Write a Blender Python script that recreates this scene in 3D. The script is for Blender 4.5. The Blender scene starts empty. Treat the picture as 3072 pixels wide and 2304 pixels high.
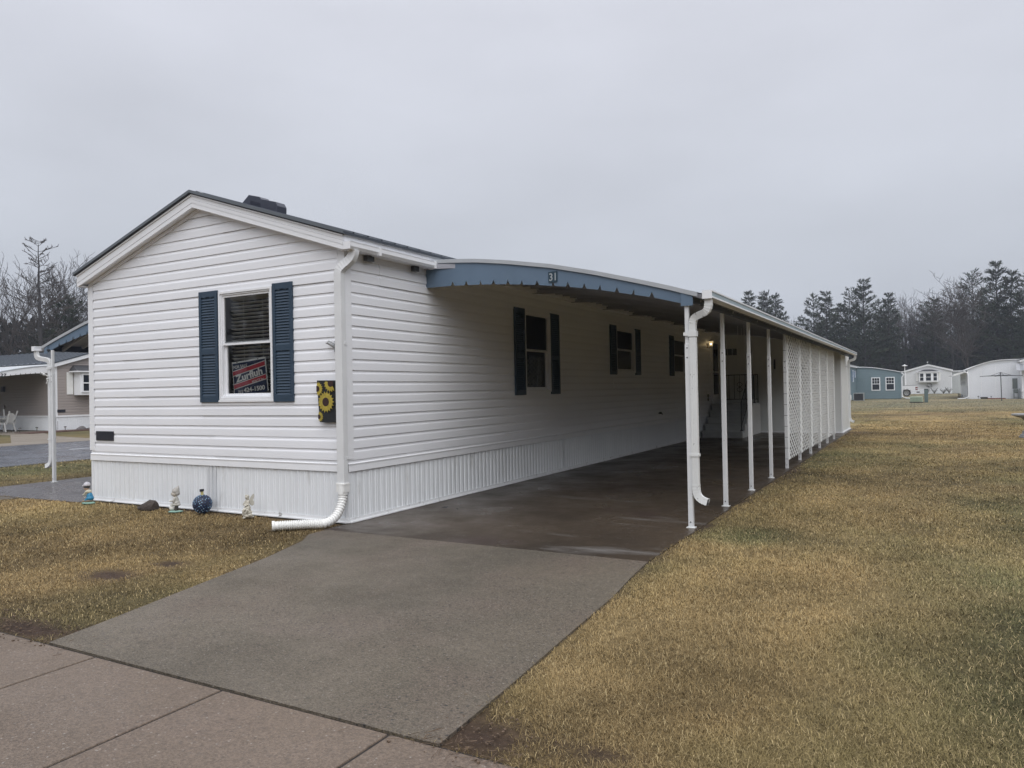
import bpy, bmesh, math, random
import numpy as np
from mathutils import Vector, Matrix

sc = bpy.context.scene
PI = math.pi
R = math.radians

# ------------------------------------------------------------------ camera
cam_d = bpy.data.cameras.new("camera")
cam = bpy.data.objects.new("camera", cam_d)
sc.collection.objects.link(cam)
cam_d.sensor_width = 36.0
cam_d.lens = 26.116
cam_d.clip_start = 0.05
cam_d.clip_end = 3000
c_r = Vector((0.87353363, 0.48638358, -0.01923572))
c_u = Vector((0.02090752, 0.00199032, 0.99977943))
c_f = Vector((-0.48631458, 0.87374313, 0.00843047))
mw = Matrix((c_r, c_u, -c_f)).transposed().to_4x4()
mw.translation = Vector((5.67799561, -6.38032516, 1.45612003))
cam.matrix_world = mw
sc.camera = cam

# ------------------------------------------------------------------ sky and sun
SUN_EL, SUN_AZ = R(52), math.atan2(0.62, -0.78)   # azimuth vector (x, y) = (0.62, -0.78)
world = bpy.data.worlds.new("World")
sc.world = world
world.use_nodes = True
nt = world.node_tree
nt.nodes.clear()
def wn(t, **k):
    n = nt.nodes.new(t)
    for a, b in k.items():
        setattr(n, a, b)
    return n
out = wn("ShaderNodeOutputWorld")
bg = wn("ShaderNodeBackground")
tc = wn("ShaderNodeTexCoord")
sep = wn("ShaderNodeSeparateXYZ")
nt.links.new(tc.outputs["Generated"], sep.inputs[0])
ramp = wn("ShaderNodeValToRGB")
ramp.color_ramp.elements[0].position = 0.0
ramp.color_ramp.elements[0].color = (0.37, 0.395, 0.445, 1)
ramp.color_ramp.elements[1].position = 1.0
ramp.color_ramp.elements[1].color = (1.15, 1.17, 1.25, 1)
e = ramp.color_ramp.elements.new(0.16); e.color = (0.40, 0.425, 0.475, 1)
e = ramp.color_ramp.elements.new(0.45); e.color = (0.475, 0.49, 0.545, 1)
nt.links.new(sep.outputs[2], ramp.inputs[0])
mp = wn("ShaderNodeMapping"); mp.inputs["Scale"].default_value = (1.0, 1.0, 2.6)
nt.links.new(tc.outputs["Generated"], mp.inputs[0])
nz = wn("ShaderNodeTexNoise"); nz.inputs["Scale"].default_value = 2.4; nz.inputs["Detail"].default_value = 4.0
nz.inputs["Roughness"].default_value = 0.45
nt.links.new(mp.outputs[0], nz.inputs[0])
mr = wn("ShaderNodeMapRange"); mr.inputs[1].default_value = 0.3; mr.inputs[2].default_value = 0.7
mr.inputs[3].default_value = 0.92; mr.inputs[4].default_value = 1.08
nt.links.new(nz.outputs[0], mr.inputs[0])
vm = wn("ShaderNodeVectorMath", operation="SCALE")
nt.links.new(ramp.outputs[0], vm.inputs[0]); nt.links.new(mr.outputs[0], vm.inputs["Scale"])
sky = wn("ShaderNodeTexSky", sky_type="NISHITA")
sky.sun_disc = False
sky.sun_elevation = SUN_EL
sky.sun_rotation = math.atan2(0.62, -0.78)
sky.air_density = 1.0; sky.dust_density = 6.0
hs = wn("ShaderNodeHueSaturation"); hs.inputs["Saturation"].default_value = 0.25; hs.inputs["Value"].default_value = 0.06
nt.links.new(sky.outputs[0], hs.inputs["Color"])
mx = wn("ShaderNodeMixRGB"); mx.inputs[0].default_value = 0.10
nt.links.new(vm.outputs[0], mx.inputs[1]); nt.links.new(hs.outputs[0], mx.inputs[2])
nt.links.new(mx.outputs[0], bg.inputs[0])
bg.inputs[1].default_value = 1.0
nt.links.new(bg.outputs[0], out.inputs[0])

sun_d = bpy.data.lights.new("sun", "SUN")
sun_d.energy = 1.2
sun_d.angle = R(75)
sun_d.color = (1.0, 0.99, 0.985)
sun = bpy.data.objects.new("sun", sun_d)
sc.collection.objects.link(sun)
sdir = Vector((0.62 * math.cos(SUN_EL), -0.78 * math.cos(SUN_EL), math.sin(SUN_EL)))
sun.rotation_euler = sdir.to_track_quat("Z", "Y").to_euler()

sc.view_settings.view_transform = "Standard"
sc.view_settings.look = "None"
sc.view_settings.exposure = 0.60
sc.view_settings.gamma = 1.0
sc.render.engine = "CYCLES"
sc.cycles.use_denoising = True
sc.cycles.max_bounces = 8
sc.cycles.diffuse_bounces = 6
sc.cycles.glossy_bounces = 3
sc.cycles.transparent_max_bounces = 12
sc.cycles.volume_bounces = 0
sc.cycles.caustics_reflective = False
sc.cycles.caustics_refractive = False

# ------------------------------------------------------------------ helpers
col = sc.collection
MATS = {}
def mat(name, color, rough=0.55, var=0.08, vscale=3.0, bump=0.0, bscale=40.0, metal=0.0, spec=0.5, dirt=None, dscale=2.0, dthr=(0.55, 0.75), stretch=(1, 1, 1), emit=None, attr=None, coat=0.0):
    """Procedural principled material: noise-varied base colour, optional stains and bump."""
    if name in MATS:
        return MATS[name]
    m = bpy.data.materials.new(name); m.use_nodes = True
    t = m.node_tree; b = t.nodes["Principled BSDF"]
    b.inputs["Roughness"].default_value = rough
    b.inputs["Metallic"].default_value = metal
    b.inputs["Specular IOR Level"].default_value = spec
    if coat: b.inputs["Coat Weight"].default_value = coat
    g = t.nodes.new("ShaderNodeNewGeometry")
    mpn = t.nodes.new("ShaderNodeMapping"); mpn.inputs["Scale"].default_value = stretch
    t.links.new(g.outputs["Position"], mpn.inputs[0])
    n = t.nodes.new("ShaderNodeTexNoise"); n.inputs["Scale"].default_value = vscale; n.inputs["Detail"].default_value = 5
    t.links.new(mpn.outputs[0], n.inputs[0])
    r = t.nodes.new("ShaderNodeMapRange"); r.inputs[1].default_value = .25; r.inputs[2].default_value = .75
    r.inputs[3].default_value = 1 - var; r.inputs[4].default_value = 1 + var
    t.links.new(n.outputs[0], r.inputs[0])
    v = t.nodes.new("ShaderNodeVectorMath"); v.operation = "SCALE"
    if attr:
        a = t.nodes.new("ShaderNodeAttribute"); a.attribute_name = attr
        t.links.new(a.outputs["Color"], v.inputs[0])
    else:
        v.inputs[0].default_value = color[:3]
    t.links.new(r.outputs[0], v.inputs["Scale"])
    last = v.outputs[0]
    if dirt:
        n2 = t.nodes.new("ShaderNodeTexNoise"); n2.inputs["Scale"].default_value = dscale; n2.inputs["Detail"].default_value = 7
        n2.inputs["Roughness"].default_value = .65
        t.links.new(mpn.outputs[0], n2.inputs[0])
        r2 = t.nodes.new("ShaderNodeMapRange"); r2.inputs[1].default_value = dthr[0]; r2.inputs[2].default_value = dthr[1]
        t.links.new(n2.outputs[0], r2.inputs[0])
        mxx = t.nodes.new("ShaderNodeMixRGB"); mxx.inputs[2].default_value = (*dirt, 1)
        t.links.new(r2.outputs[0], mxx.inputs[0]); t.links.new(last, mxx.inputs[1])
        last = mxx.outputs[0]
    t.links.new(last, b.inputs["Base Color"])
    if bump:
        n3 = t.nodes.new("ShaderNodeTexNoise"); n3.inputs["Scale"].default_value = bscale; n3.inputs["Detail"].default_value = 6
        t.links.new(g.outputs["Position"], n3.inputs[0])
        bp = t.nodes.new("ShaderNodeBump"); bp.inputs["Strength"].default_value = bump; bp.inputs["Distance"].default_value = .02
        t.links.new(n3.outputs[0], bp.inputs["Height"]); t.links.new(bp.outputs[0], b.inputs["Normal"])
    if emit:
        b.inputs["Emission Color"].default_value = (*emit[:3], 1); b.inputs["Emission Strength"].default_value = emit[3]
    MATS[name] = m
    return m

def concrete(name, base, dark, speck_scale=90.0, speck=0.35, pit=0.0, rough=0.5, streak=None, bump=0.35, warm=None):
    m = bpy.data.materials.new(name); m.use_nodes = True
    t = m.node_tree; b = t.nodes["Principled BSDF"]; L = t.links.new
    g = t.nodes.new("ShaderNodeNewGeometry")
    def noise(s, d=5, rr=.6, vec=None):
        n = t.nodes.new("ShaderNodeTexNoise"); n.inputs["Scale"].default_value = s; n.inputs["Detail"].default_value = d
        n.inputs["Roughness"].default_value = rr
        L(vec or g.outputs["Position"], n.inputs[0]); return n.outputs[0]
    def rng(i, a, b_, c, d):
        r = t.nodes.new("ShaderNodeMapRange"); r.inputs[1].default_value = a; r.inputs[2].default_value = b_
        r.inputs[3].default_value = c; r.inputs[4].default_value = d; L(i, r.inputs[0]); return r.outputs[0]
    def mix(f, a, b_):
        x = t.nodes.new("ShaderNodeMixRGB"); L(f, x.inputs[0])
        for i, q in ((1, a), (2, b_)):
            if isinstance(q, tuple): x.inputs[i].default_value = (*q, 1)
            else: L(q, x.inputs[i])
        return x.outputs[0]
    c = mix(rng(noise(0.55, 6), .38, .66, 0, 1), base, dark)
    if warm:
        c = mix(rng(noise(0.9, 4), .5, .72, 0, .7), c, warm)
    # aggregate grains
    vo = t.nodes.new("ShaderNodeTexVoronoi"); vo.inputs["Scale"].default_value = speck_scale
    L(g.outputs["Position"], vo.inputs["Vector"])
    sv = t.nodes.new("ShaderNodeSeparateColor"); L(vo.outputs["Color"], sv.inputs[0])
    gr = rng(sv.outputs[0], 0, 1, 1 - speck, 1 + speck)
    v = t.nodes.new("ShaderNodeVectorMath"); v.operation = "SCALE"; L(c, v.inputs[0]); L(gr, v.inputs["Scale"]); c = v.outputs[0]
    # pale pebbles
    vo2 = t.nodes.new("ShaderNodeTexVoronoi"); vo2.inputs["Scale"].default_value = speck_scale * .55
    L(g.outputs["Position"], vo2.inputs["Vector"])
    s2 = t.nodes.new("ShaderNodeSeparateColor"); L(vo2.outputs["Color"], s2.inputs[0])
    pb = t.nodes.new("ShaderNodeMath"); pb.operation = "MULTIPLY"
    L(rng(s2.outputs[1], .93, .97, 0, .55), pb.inputs[0]); L(rng(vo2.outputs["Distance"], .25, .45, 1, 0), pb.inputs[1])
    c = mix(pb.outputs[0], c, (0.36, 0.33, 0.30))
    h = noise(60, 4, .7)
    if pit:
        # weathered patches where the grout has worn off: dark pits between the stones
        vo3 = t.nodes.new("ShaderNodeTexVoronoi"); vo3.inputs["Scale"].default_value = 34
        L(g.outputs["Position"], vo3.inputs["Vector"])
        s3 = t.nodes.new("ShaderNodeSeparateColor"); L(vo3.outputs["Color"], s3.inputs[0])
        pm = t.nodes.new("ShaderNodeMath"); pm.operation = "MULTIPLY"
        L(rng(s3.outputs[2], .66, .76, 0, pit), pm.inputs[0]); L(rng(vo3.outputs["Distance"], .2, .42, 1, 0), pm.inputs[1])
        pn = t.nodes.new("ShaderNodeMath"); pn.operation = "MULTIPLY"
        L(pm.outputs[0], pn.inputs[0]); L(rng(noise(.9, 5), .42, .60, .35, 1), pn.inputs[1])
        c = mix(pn.outputs[0], c, (0.035, 0.032, 0.03))
    if streak:
        mp2 = t.nodes.new("ShaderNodeMapping"); mp2.inputs["Scale"].default_value = (0.35, 1.6, 1)
        L(g.outputs["Position"], mp2.inputs[0])
        sn = noise(1.3, 7, .62, mp2.outputs[0])
        c = mix(rng(sn, .57, .72, 0, .75), c, streak)
        c = mix(rng(noise(.8, 4, .5, None), .58, .70, 0, .55), c, (0.045, 0.03, 0.028))
    L(c, b.inputs["Base Color"])
    L(rng(noise(1.1, 4), .35, .65, rough - .12, rough + .15), b.inputs["Roughness"])
    b.inputs["Specular IOR Level"].default_value = .20 if streak else .30
    bp = t.nodes.new("ShaderNodeBump"); bp.inputs["Strength"].default_value = bump; bp.inputs["Distance"].default_value = .006
    L(vo.outputs["Distance"], bp.inputs["Height"])
    bp2 = t.nodes.new("ShaderNodeBump"); bp2.inputs["Strength"].default_value = bump * .8; bp2.inputs["Distance"].default_value = .01
    L(h, bp2.inputs["Height"]); L(bp.outputs[0], bp2.inputs["Normal"])
    L(bp2.outputs[0], b.inputs["Normal"])
    MATS[name] = m
    return m

def glass(name="window_glass_mat"):
    if name in MATS: return MATS[name]
    m = bpy.data.materials.new(name); m.use_nodes = True
    t = m.node_tree; t.nodes.clear()
    o = t.nodes.new("ShaderNodeOutputMaterial"); mixs = t.nodes.new("ShaderNodeMixShader")
    fr = t.nodes.new("ShaderNodeFresnel"); fr.inputs[0].default_value = 1.5
    tr = t.nodes.new("ShaderNodeBsdfTransparent"); tr.inputs[0].default_value = (.92, .94, .94, 1)
    gl = t.nodes.new("ShaderNodeBsdfGlossy"); gl.inputs["Roughness"].default_value = .02
    t.links.new(fr.outputs[0], mixs.inputs[0]); t.links.new(tr.outputs[0], mixs.inputs[1]); t.links.new(gl.outputs[0], mixs.inputs[2])
    t.links.new(mixs.outputs[0], o.inputs[0])
    MATS[name] = m
    return m

class MB:
    """Collects simple shapes and links them as one mesh object."""
    def __init__(self): self.v = []; self.f = []; self.mi = []; self.cm = 0
    def face(self, pts):
        i = len(self.v); self.v += [tuple(p) for p in pts]; self.f.append(tuple(range(i, i + len(pts)))); self.mi.append(self.cm)
    def box(self, a, b, M=None):
        x0, y0, z0 = a; x1, y1, z1 = b
        p = [Vector(q) for q in ((x0,y0,z0),(x1,y0,z0),(x1,y1,z0),(x0,y1,z0),(x0,y0,z1),(x1,y0,z1),(x1,y1,z1),(x0,y1,z1))]
        if M is not None: p = [M @ q for q in p]
        i = len(self.v); self.v += [tuple(q) for q in p]
        for f in ((0,3,2,1),(4,5,6,7),(0,1,5,4),(1,2,6,5),(2,3,7,6),(3,0,4,7)):
            self.f.append(tuple(i + k for k in f)); self.mi.append(self.cm)
        return self
    def tube(self, path, rad, n=8, cap=True, up=None, sq=None):
        """path: points; rad: radius or list; sq=(w,h) half sizes for a rectangular section"""
        P = [Vector(p) for p in path]
        rr = rad if isinstance(rad, (list, tuple)) else [rad] * len(P)
        prev = Vector(up) if up else None
        rings = []
        for k, p in enumerate(P):
            d = (P[min(k + 1, len(P) - 1)] - P[max(k - 1, 0)]).normalized()
            if prev is None or abs(d.dot(prev)) > .98:
                prev = Vector((0, 0, 1)) if abs(d.z) < .9 else Vector((1, 0, 0))
            s = d.cross(prev).normalized(); u = s.cross(d).normalized(); prev = u
            i = len(self.v)
            if sq:
                w, h = sq
                for a, b in ((-1,-1),(1,-1),(1,1),(-1,1)):
                    self.v.append(tuple(p + (s * a * w + u * b * h) * rr[k]))
                m = 4
            else:
                m = n
                for j in range(n):
                    a = 2 * PI * j / n
                    self.v.append(tuple(p + (s * math.cos(a) + u * math.sin(a)) * rr[k]))
            rings.append(i)
        for a, b in zip(rings, rings[1:]):
            for j in range(m):
                self.f.append((a + j, a + (j + 1) % m, b + (j + 1) % m, b + j)); self.mi.append(self.cm)
        if cap:
            self.f.append(tuple(rings[0] + j for j in range(m))[::-1]); self.mi.append(self.cm)
            self.f.append(tuple(rings[-1] + j for j in range(m))); self.mi.append(self.cm)
        return self
    def lathe(self, prof, n=20, c=(0, 0, 0), sx=1, sy=1):
        rings = []
        for r_, z in prof:
            i = len(self.v); rings.append(i)
            for j in range(n):
                a = 2 * PI * j / n
                self.v.append((c[0] + r_ * sx * math.cos(a), c[1] + r_ * sy * math.sin(a), c[2] + z))
        for a, b in zip(rings, rings[1:]):
            for j in range(n):
                self.f.append((a + j, a + (j + 1) % n, b + (j + 1) % n, b + j)); self.mi.append(self.cm)
        self.f.append(tuple(rings[0] + j for j in range(n))[::-1]); self.mi.append(self.cm)
        self.f.append(tuple(rings[-1] + j for j in range(n))); self.mi.append(self.cm)
        return self
    def ball(self, c, r, n=14, m=9, s=(1, 1, 1), M=None):
        rings = []
        for k in range(m + 1):
            ph = PI * k / m; i = len(self.v); rings.append(i)
            for j in range(n):
                a = 2 * PI * j / n
                q = Vector((r * s[0] * math.sin(ph) * math.cos(a), r * s[1] * math.sin(ph) * math.sin(a), r * s[2] * math.cos(ph)))
                if M is not None: q = M @ q
                self.v.append((c[0] + q.x, c[1] + q.y, c[2] + q.z))
        for a, b in zip(rings, rings[1:]):
            for j in range(n):
                self.f.append((a + j, b + j, b + (j + 1) % n, a + (j + 1) % n)); self.mi.append(self.cm)
        return self
    def prism(self, poly, t):
        """poly: list of 3-D points in a plane; t: extrusion vector"""
        t = Vector(t); a = [Vector(p) for p in poly]; b = [p + t for p in a]; n = len(a)
        i = len(self.v); self.v += [tuple(p) for p in a + b]
        self.f.append(tuple(range(i, i + n))[::-1]); self.mi.append(self.cm)
        self.f.append(tuple(range(i + n, i + 2 * n))); self.mi.append(self.cm)
        for j in range(n):
            k = (j + 1) % n
            self.f.append((i + j, i + k, i + n + k, i + n + j)); self.mi.append(self.cm)
        return self
    def build(self, name, mats, parent=None, smooth=False, bevel=0, label=None):
        me = bpy.data.meshes.new(name)
        me.from_pydata(self.v, [], self.f)
        if not isinstance(mats, (list, tuple)): mats = [mats]
        for q in mats: me.materials.append(q)
        if len(mats) > 1: me.polygons.foreach_set("material_index", self.mi)
        if smooth: me.polygons.foreach_set("use_smooth", [True] * len(self.f))
        me.update()
        o = bpy.data.objects.new(name, me); col.objects.link(o)
        if parent is not None: o.parent = parent
        if label: o["label"] = label
        if bevel:
            b = o.modifiers.new("bevel", "BEVEL"); b.width = bevel; b.segments = 2; b.limit_method = "ANGLE"
        return o

def tag(o, label, cat, group=None, kind=None):
    if label: o["label"] = label
    if cat: o["category"] = cat
    if group: o["group"] = group
    if kind: o["kind"] = kind
    return o
def thing(name, label, cat, loc=(0, 0, 0), rz=0, group=None):
    o = bpy.data.objects.new(name, None); col.objects.link(o)
    o.location = loc; o.rotation_euler = (0, 0, rz); o.empty_display_size = .2
    return tag(o, label, cat, group)
def copy_tree(o, parent=None):
    c = o.copy(); col.objects.link(c)
    c.parent = parent
    for ch in list(o.children): copy_tree(ch, c)
    return c
def text_mesh(s, size, extrude=.001, bold=0.0):
    cu = bpy.data.curves.new("lettering", "FONT"); cu.body = s; cu.size = size; cu.extrude = extrude; cu.offset = bold
    ob = bpy.data.objects.new("lettering", cu); col.objects.link(ob)
    dg = bpy.context.evaluated_depsgraph_get()
    me = bpy.data.meshes.new_from_object(ob.evaluated_get(dg))
    bpy.data.objects.remove(ob)
    return me
def text_obj(s, size, m, parent, M, name="lettering", fit=None, bold=0.0):
    """lettering in the plane of M (x right, y up); fit = (width, height) box from the origin"""
    me = text_mesh(s, size, .0008, bold)
    co = np.zeros(len(me.vertices) * 3); me.vertices.foreach_get("co", co); co = co.reshape(-1, 3)
    if fit:
        mn, mxv = co.min(0), co.max(0)
        co[:, 0] = (co[:, 0] - mn[0]) * fit[0] / (mxv[0] - mn[0])
        co[:, 1] = (co[:, 1] - mn[1]) * fit[1] / (mxv[1] - mn[1])
    me.vertices.foreach_set("co", co.ravel())
    me.transform(M)
    me.materials.clear(); me.materials.append(m)
    o = bpy.data.objects.new(name, me); col.objects.link(o); o.parent = parent
    return o

# ------------------------------------------------------------------ materials
VINYL = mat("white_vinyl", (.82, .83, .86), .42, .02, 1.2, bump=.22, bscale=2.4, dirt=(.66, .66, .65), dscale=.9, dthr=(.62, .95), stretch=(1, 1, 2))
VINYL2 = mat("white_trim", (.80, .81, .83), .38, .03, 4)
SKIRT = mat("white_skirting", (.76, .78, .80), .5, .04, 2, dirt=(.40, .385, .35), dscale=4.5, dthr=(.60, .85), stretch=(1, 1, .22))
JTRIM = mat("white_bottom_trim", (.78, .79, .80), .45, .04, 6, dirt=(.09, .085, .075), dscale=9, dthr=(.60, .68))
ALU = mat("white_aluminium", (.70, .71, .715), .4, .05, 5, dirt=(.20, .19, .17), dscale=14, dthr=(.70, .78))
ALU_DIRTY = mat("stained_white_aluminium", (.70, .71, .70), .42, .05, 5, dirt=(.06, .055, .045), dscale=20, dthr=(.61, .68))
SHUT = mat("navy_shutter", (.025, .049, .080), .45, .10, 6)
ROOFM = mat("dark_metal_roof", (.055, .065, .08), .38, .10, 2, metal=.25)
ROOFTRIM = mat("grey_metal_trim", (.12, .135, .15), .4, .1, 4, metal=.2)
CANBLUE = mat("blue_painted_metal", (.115, .168, .235), .42, .08, 3, dirt=(.13, .18, .235), dscale=2, dthr=(.55, .8))
CANDARK = mat("dark_blue_beam", (.055, .07, .10), .5, .1, 3)
CANUNDER = mat("canopy_pan", (.34, .345, .38), .5, .10, 2)
GUTBAND = mat("grey_green_gutter", (.30, .37, .40), .4, .08, 3)
WHITEPL = mat("white_plastic", (.80, .80, .78), .35, .03, 5)
DARK = mat("near_black", (.012, .013, .018), .5, .1, 5)
BLACKP = mat("black_plate", (.012, .013, .022), .35, .1, 5)
INTERIOR = mat("dim_interior", (.22, .22, .22), .8, .1, 2)
BLIND = mat("blind_slat", (.88, .88, .87), .4, .03, 5)
IRON = mat("black_iron", (.012, .013, .02), .4, .1, 8)
SHEDW = mat("shed_panel", (.66, .68, .67), .5, .03, 2)
LATT = mat("lattice_plastic", (.80, .81, .80), .5, .05, 6)
STEPM = mat("painted_step", (.50, .52, .52), .7, .08, 5, bump=.2)
BOLT = mat("bolt_metal", (.10, .10, .10), .4, .1, 5, metal=.8)
GLASS = glass()

# ------------------------------------------------------------------ wall building
class Fr:
    def __init__(self, o, d, n): self.o = Vector(o); self.d = Vector(d); self.n = Vector(n)
    def p(self, u, z, w=0): q = self.o + self.d * u + self.n * w; return (q.x, q.y, self.o.z + z)

def cut(mb, fr, prof, u0, u1, holes, xl=None, xr=None, woff=0.0):
    """sweep a (z, w) profile along u, leaving rectangular holes (ua, ub, za, zb); xl/xr(z) clip the ends"""
    for (za, wa), (zb, wb) in zip(prof, prof[1:]):
        zs = [za, zb]
        for h in holes:
            for q in h[2:4]:
                if za < q < zb: zs.append(q)
        zs.sort()
        if zb - za < 1e-6:
            segs = [(za, wa, zb, wb)]
        else:
            segs = [(a, wa + (wb - wa) * (a - za) / (zb - za), b, wa + (wb - wa) * (b - za) / (zb - za)) for a, b in zip(zs, zs[1:])]
        for a, w0, b, w1 in segs:
            mid = (a + b) / 2
            cuts = [(h[0], h[1]) for h in holes if h[2] - 1e-6 <= mid <= h[3] + 1e-6]
            iv = [(u0, u1)]
            for c0, c1 in cuts:
                nv = []
                for s, t in iv:
                    if c1 <= s or c0 >= t: nv.append((s, t)); continue
                    if c0 > s: nv.append((s, c0))
                    if c1 < t: nv.append((c1, t))
                iv = nv
            for s, t in iv:
                s0 = s1 = s; t0 = t1 = t
                if xl: s0 = max(s, xl(a)); s1 = max(s, xl(b))
                if xr: t0 = min(t, xr(a)); t1 = min(t, xr(b))
                if t0 <= s0 and t1 <= s1: continue
                t0 = max(t0, s0); t1 = max(t1, s1)
                mb.face([fr.p(s0, a, w0 + woff), fr.p(t0, a, w0 + woff), fr.p(t1, b, w1 + woff), fr.p(s1, b, w1 + woff)])

H = .127
def siding(mb, fr, z0, n, u0, u1, holes=(), xl=None, xr=None, h=H, seams=True, rnd=None):
    prof = ((0, .0010), (0, .014), (.60 * h, .0125), (.69 * h, .011), (.78 * h, .0045), (1.0 * h, .001))
    rnd = rnd or random.Random(3)
    s0 = None
    for k in range(n):
        z = z0 + k * h
        if k % 2 == 0: s0 = rnd.uniform(u0 + .4, u1 - .4) if seams and rnd.random() < .8 else None
        pr = [(z + a, b) for a, b in prof]
        # boards bow by a millimetre or two between nailings
        if s0 is None:
            cut(mb, fr, pr, u0, u1, holes, xl, xr)
        else:
            cut(mb, fr, pr, u0, s0, holes, xl, xr)
            cut(mb, fr, pr, s0 - .03, u1, holes, xl, xr, .005)
            for (za, wa), (zb, wb) in zip(pr[1:], pr[2:]):
                if xl and s0 - .03 < xl(zb): continue
                if xr and s0 > xr(zb): continue
                if any(hh[0] - .05 < s0 < hh[1] + .05 and hh[2] < zb and hh[3] > za for hh in holes): continue
                mb.face([fr.p(s0 - .03, za, wa), fr.p(s0 - .03, za, wa + .005), fr.p(s0 - .03, zb, wb + .005), fr.p(s0 - .03, zb, wb)])

def ribbed(mb, fr, u0, u1, z0, z1, pitch=.1016, d=.009, ph=0.0, w0=0.0):
    pat = ((0, 0), (.36, 0), (.42, 1), (.50, 1), (.56, 0), (.72, 0), (.77, .6), (.83, .6), (.88, 0), (1, 0))
    pts = []; u = u0 - (ph % pitch)
    while u < u1:
        for a, b in pat[:-1]:
            x = u + a * pitch
            if u0 <= x <= u1: pts.append((x, w0 + b * d))
        u += pitch
    pts = [(u0, w0)] + pts + [(u1, w0)]
    for (a, wa), (b, wb) in zip(pts, pts[1:]):
        if b - a > 1e-5: mb.face([fr.p(a, z0, wa), fr.p(b, z0, wb), fr.p(b, z1, wb), fr.p(a, z1, wa)])

def fbox(mb, fr, u0, u1, z0, z1, w0, w1):
    p = [fr.p(u0, z0, w0), fr.p(u1, z0, w0), fr.p(u1, z0, w1), fr.p(u0, z0, w1), fr.p(u0, z1, w0), fr.p(u1, z1, w0), fr.p(u1, z1, w1), fr.p(u0, z1, w1)]
    i = len(mb.v); mb.v += p
    for f in ((0,3,2,1),(4,5,6,7),(0,1,5,4),(1,2,6,5),(2,3,7,6),(3,0,4,7)):
        mb.f.append(tuple(i + k for k in f)); mb.mi.append(mb.cm)

def frame_rect(mb, fr, u0, u1, z0, z1, t, w0, w1):
    fbox(mb, fr, u0, u1, z0, z0 + t, w0, w1); fbox(mb, fr, u0, u1, z1 - t, z1, w0, w1)
    fbox(mb, fr, u0, u0 + t, z0 + t, z1 - t, w0, w1); fbox(mb, fr, u1 - t, u1, z0 + t, z1 - t, w0, w1)

def window(parent, fr, u0, u1, z0, z1, zr, blinds=False, curtain=False, depth=1.1):
    """double-hung window; u0..z1 is the outer frame"""
    mb = MB()
    frame_rect(mb, fr, u0, u1, z0, z1, .028, -.02, .034)
    frame_rect(mb, fr, u0 + .0295, u1 - .0295, z0 + .0295, z1 - .0295, .018, -.03, .020)
    w = mb.build("window", VINYL2, parent)
    a, b = u0 + .048, u1 - .048
    s = MB(); frame_rect(s, fr, a, b, zr - .01, z1 - .048, .026, -.022, .006); s.build("sash", VINYL2, w)
    s = MB(); frame_rect(s, fr, a, b, z0 + .048, zr + .035, .034, -.052, -.026); s.build("sash", VINYL2, w)
    g = MB(); g.face([fr.p(a + .02, zr + .01, -.010), fr.p(b - .02, zr + .01, -.010), fr.p(b - .02, z1 - .07, -.010), fr.p(a + .02, z1 - .07, -.010)])
    g.build("pane", GLASS, w)
    g = MB(); g.face([fr.p(a + .03, z0 + .08, -.040), fr.p(b - .03, z0 + .08, -.040), fr.p(b - .03, zr + .01, -.040), fr.p(a + .03, zr + .01, -.040)])
    g.build("pane", GLASS, w)
    # room behind the glass
    i = MB()
    q = (u0 - .5, u1 + .5, z0 - .6, z1 + .25); D = -depth
    i.face([fr.p(q[0], q[2], D), fr.p(q[1], q[2], D), fr.p(q[1], q[3], D), fr.p(q[0], q[3], D)])
    for (ua, za, ub, zb) in ((q[0], q[2], q[0], q[3]), (q[1], q[2], q[1], q[3]), (q[0], q[2], q[1], q[2]), (q[0], q[3], q[1], q[3])):
        i.face([fr.p(ua, za, -.07), fr.p(ub, zb, -.07), fr.p(ub, zb, D), fr.p(ua, za, D)])
    # reveal and inner wall face around the opening
    for (ua, za, ub, zb) in ((u0, z0, u0, z1), (u1, z0, u1, z1), (u0, z0, u1, z0), (u0, z1, u1, z1)):
        i.face([fr.p(ua, za, -.021), fr.p(ub, zb, -.021), fr.p(ub, zb, -.07), fr.p(ua, za, -.07)])
    for ua, ub, za, zb in ((q[0], u0, q[2], q[3]), (u1, q[1], q[2], q[3]), (u0, u1, q[2], z0), (u0, u1, z1, q[3])):
        i.face([fr.p(ua, za, -.07), fr.p(ub, za, -.07), fr.p(ub, zb, -.07), fr.p(ua, zb, -.07)])
    i.build("room_interior", INTERIOR, w)
    if blinds:
        s = MB(); z = z1 - .09; k = 0
        while z > z0 + .09:
            t = .020
            s.face([fr.p(u0 + .07, z, -.105), fr.p(u1 - .05, z, -.105), fr.p(u1 - .05, z - t, -.145), fr.p(u0 + .07, z - t, -.145)])
            fbox(s, fr, u0 + .07, u1 - .05, z - .0035, z + .0005, -.1065, -.1045)
            z -= .0465
        for uu in (u0 + .30, u1 - .30):
            fbox(s, fr, uu, uu + .003, z0 + .09, z1 - .08, -.104, -.1025)
        fbox(s, fr, u0 + .06, u1 - .05, z1 - .085, z1 - .06, -.15, -.10)
        s.build("blind", BLIND, w)
    if curtain:
        s = MB(); zt = zr - .06 if curtain == "lower" else z1 - .06
        nseg = 46; pts = []
        for k in range(nseg + 1):
            uu = u0 + .06 + (u1 - u0 - .12) * k / nseg
            pts.append((uu, -.10 + .012 * math.sin(k * 1.7) + .004 * math.sin(k * 4.1)))
        zb = z0 + .08 if curtain == "lower" else zr + .12
        for (a_, wa), (b_, wb) in zip(pts, pts[1:]):
            s.face([fr.p(a_, zb, wa), fr.p(b_, zb, wb), fr.p(b_, zt, wb), fr.p(a_, zt, wa)])
        s.build("curtain", mat("net_curtain", (.16, .17, .19), .8, .5, 22), w)
    return w

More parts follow.
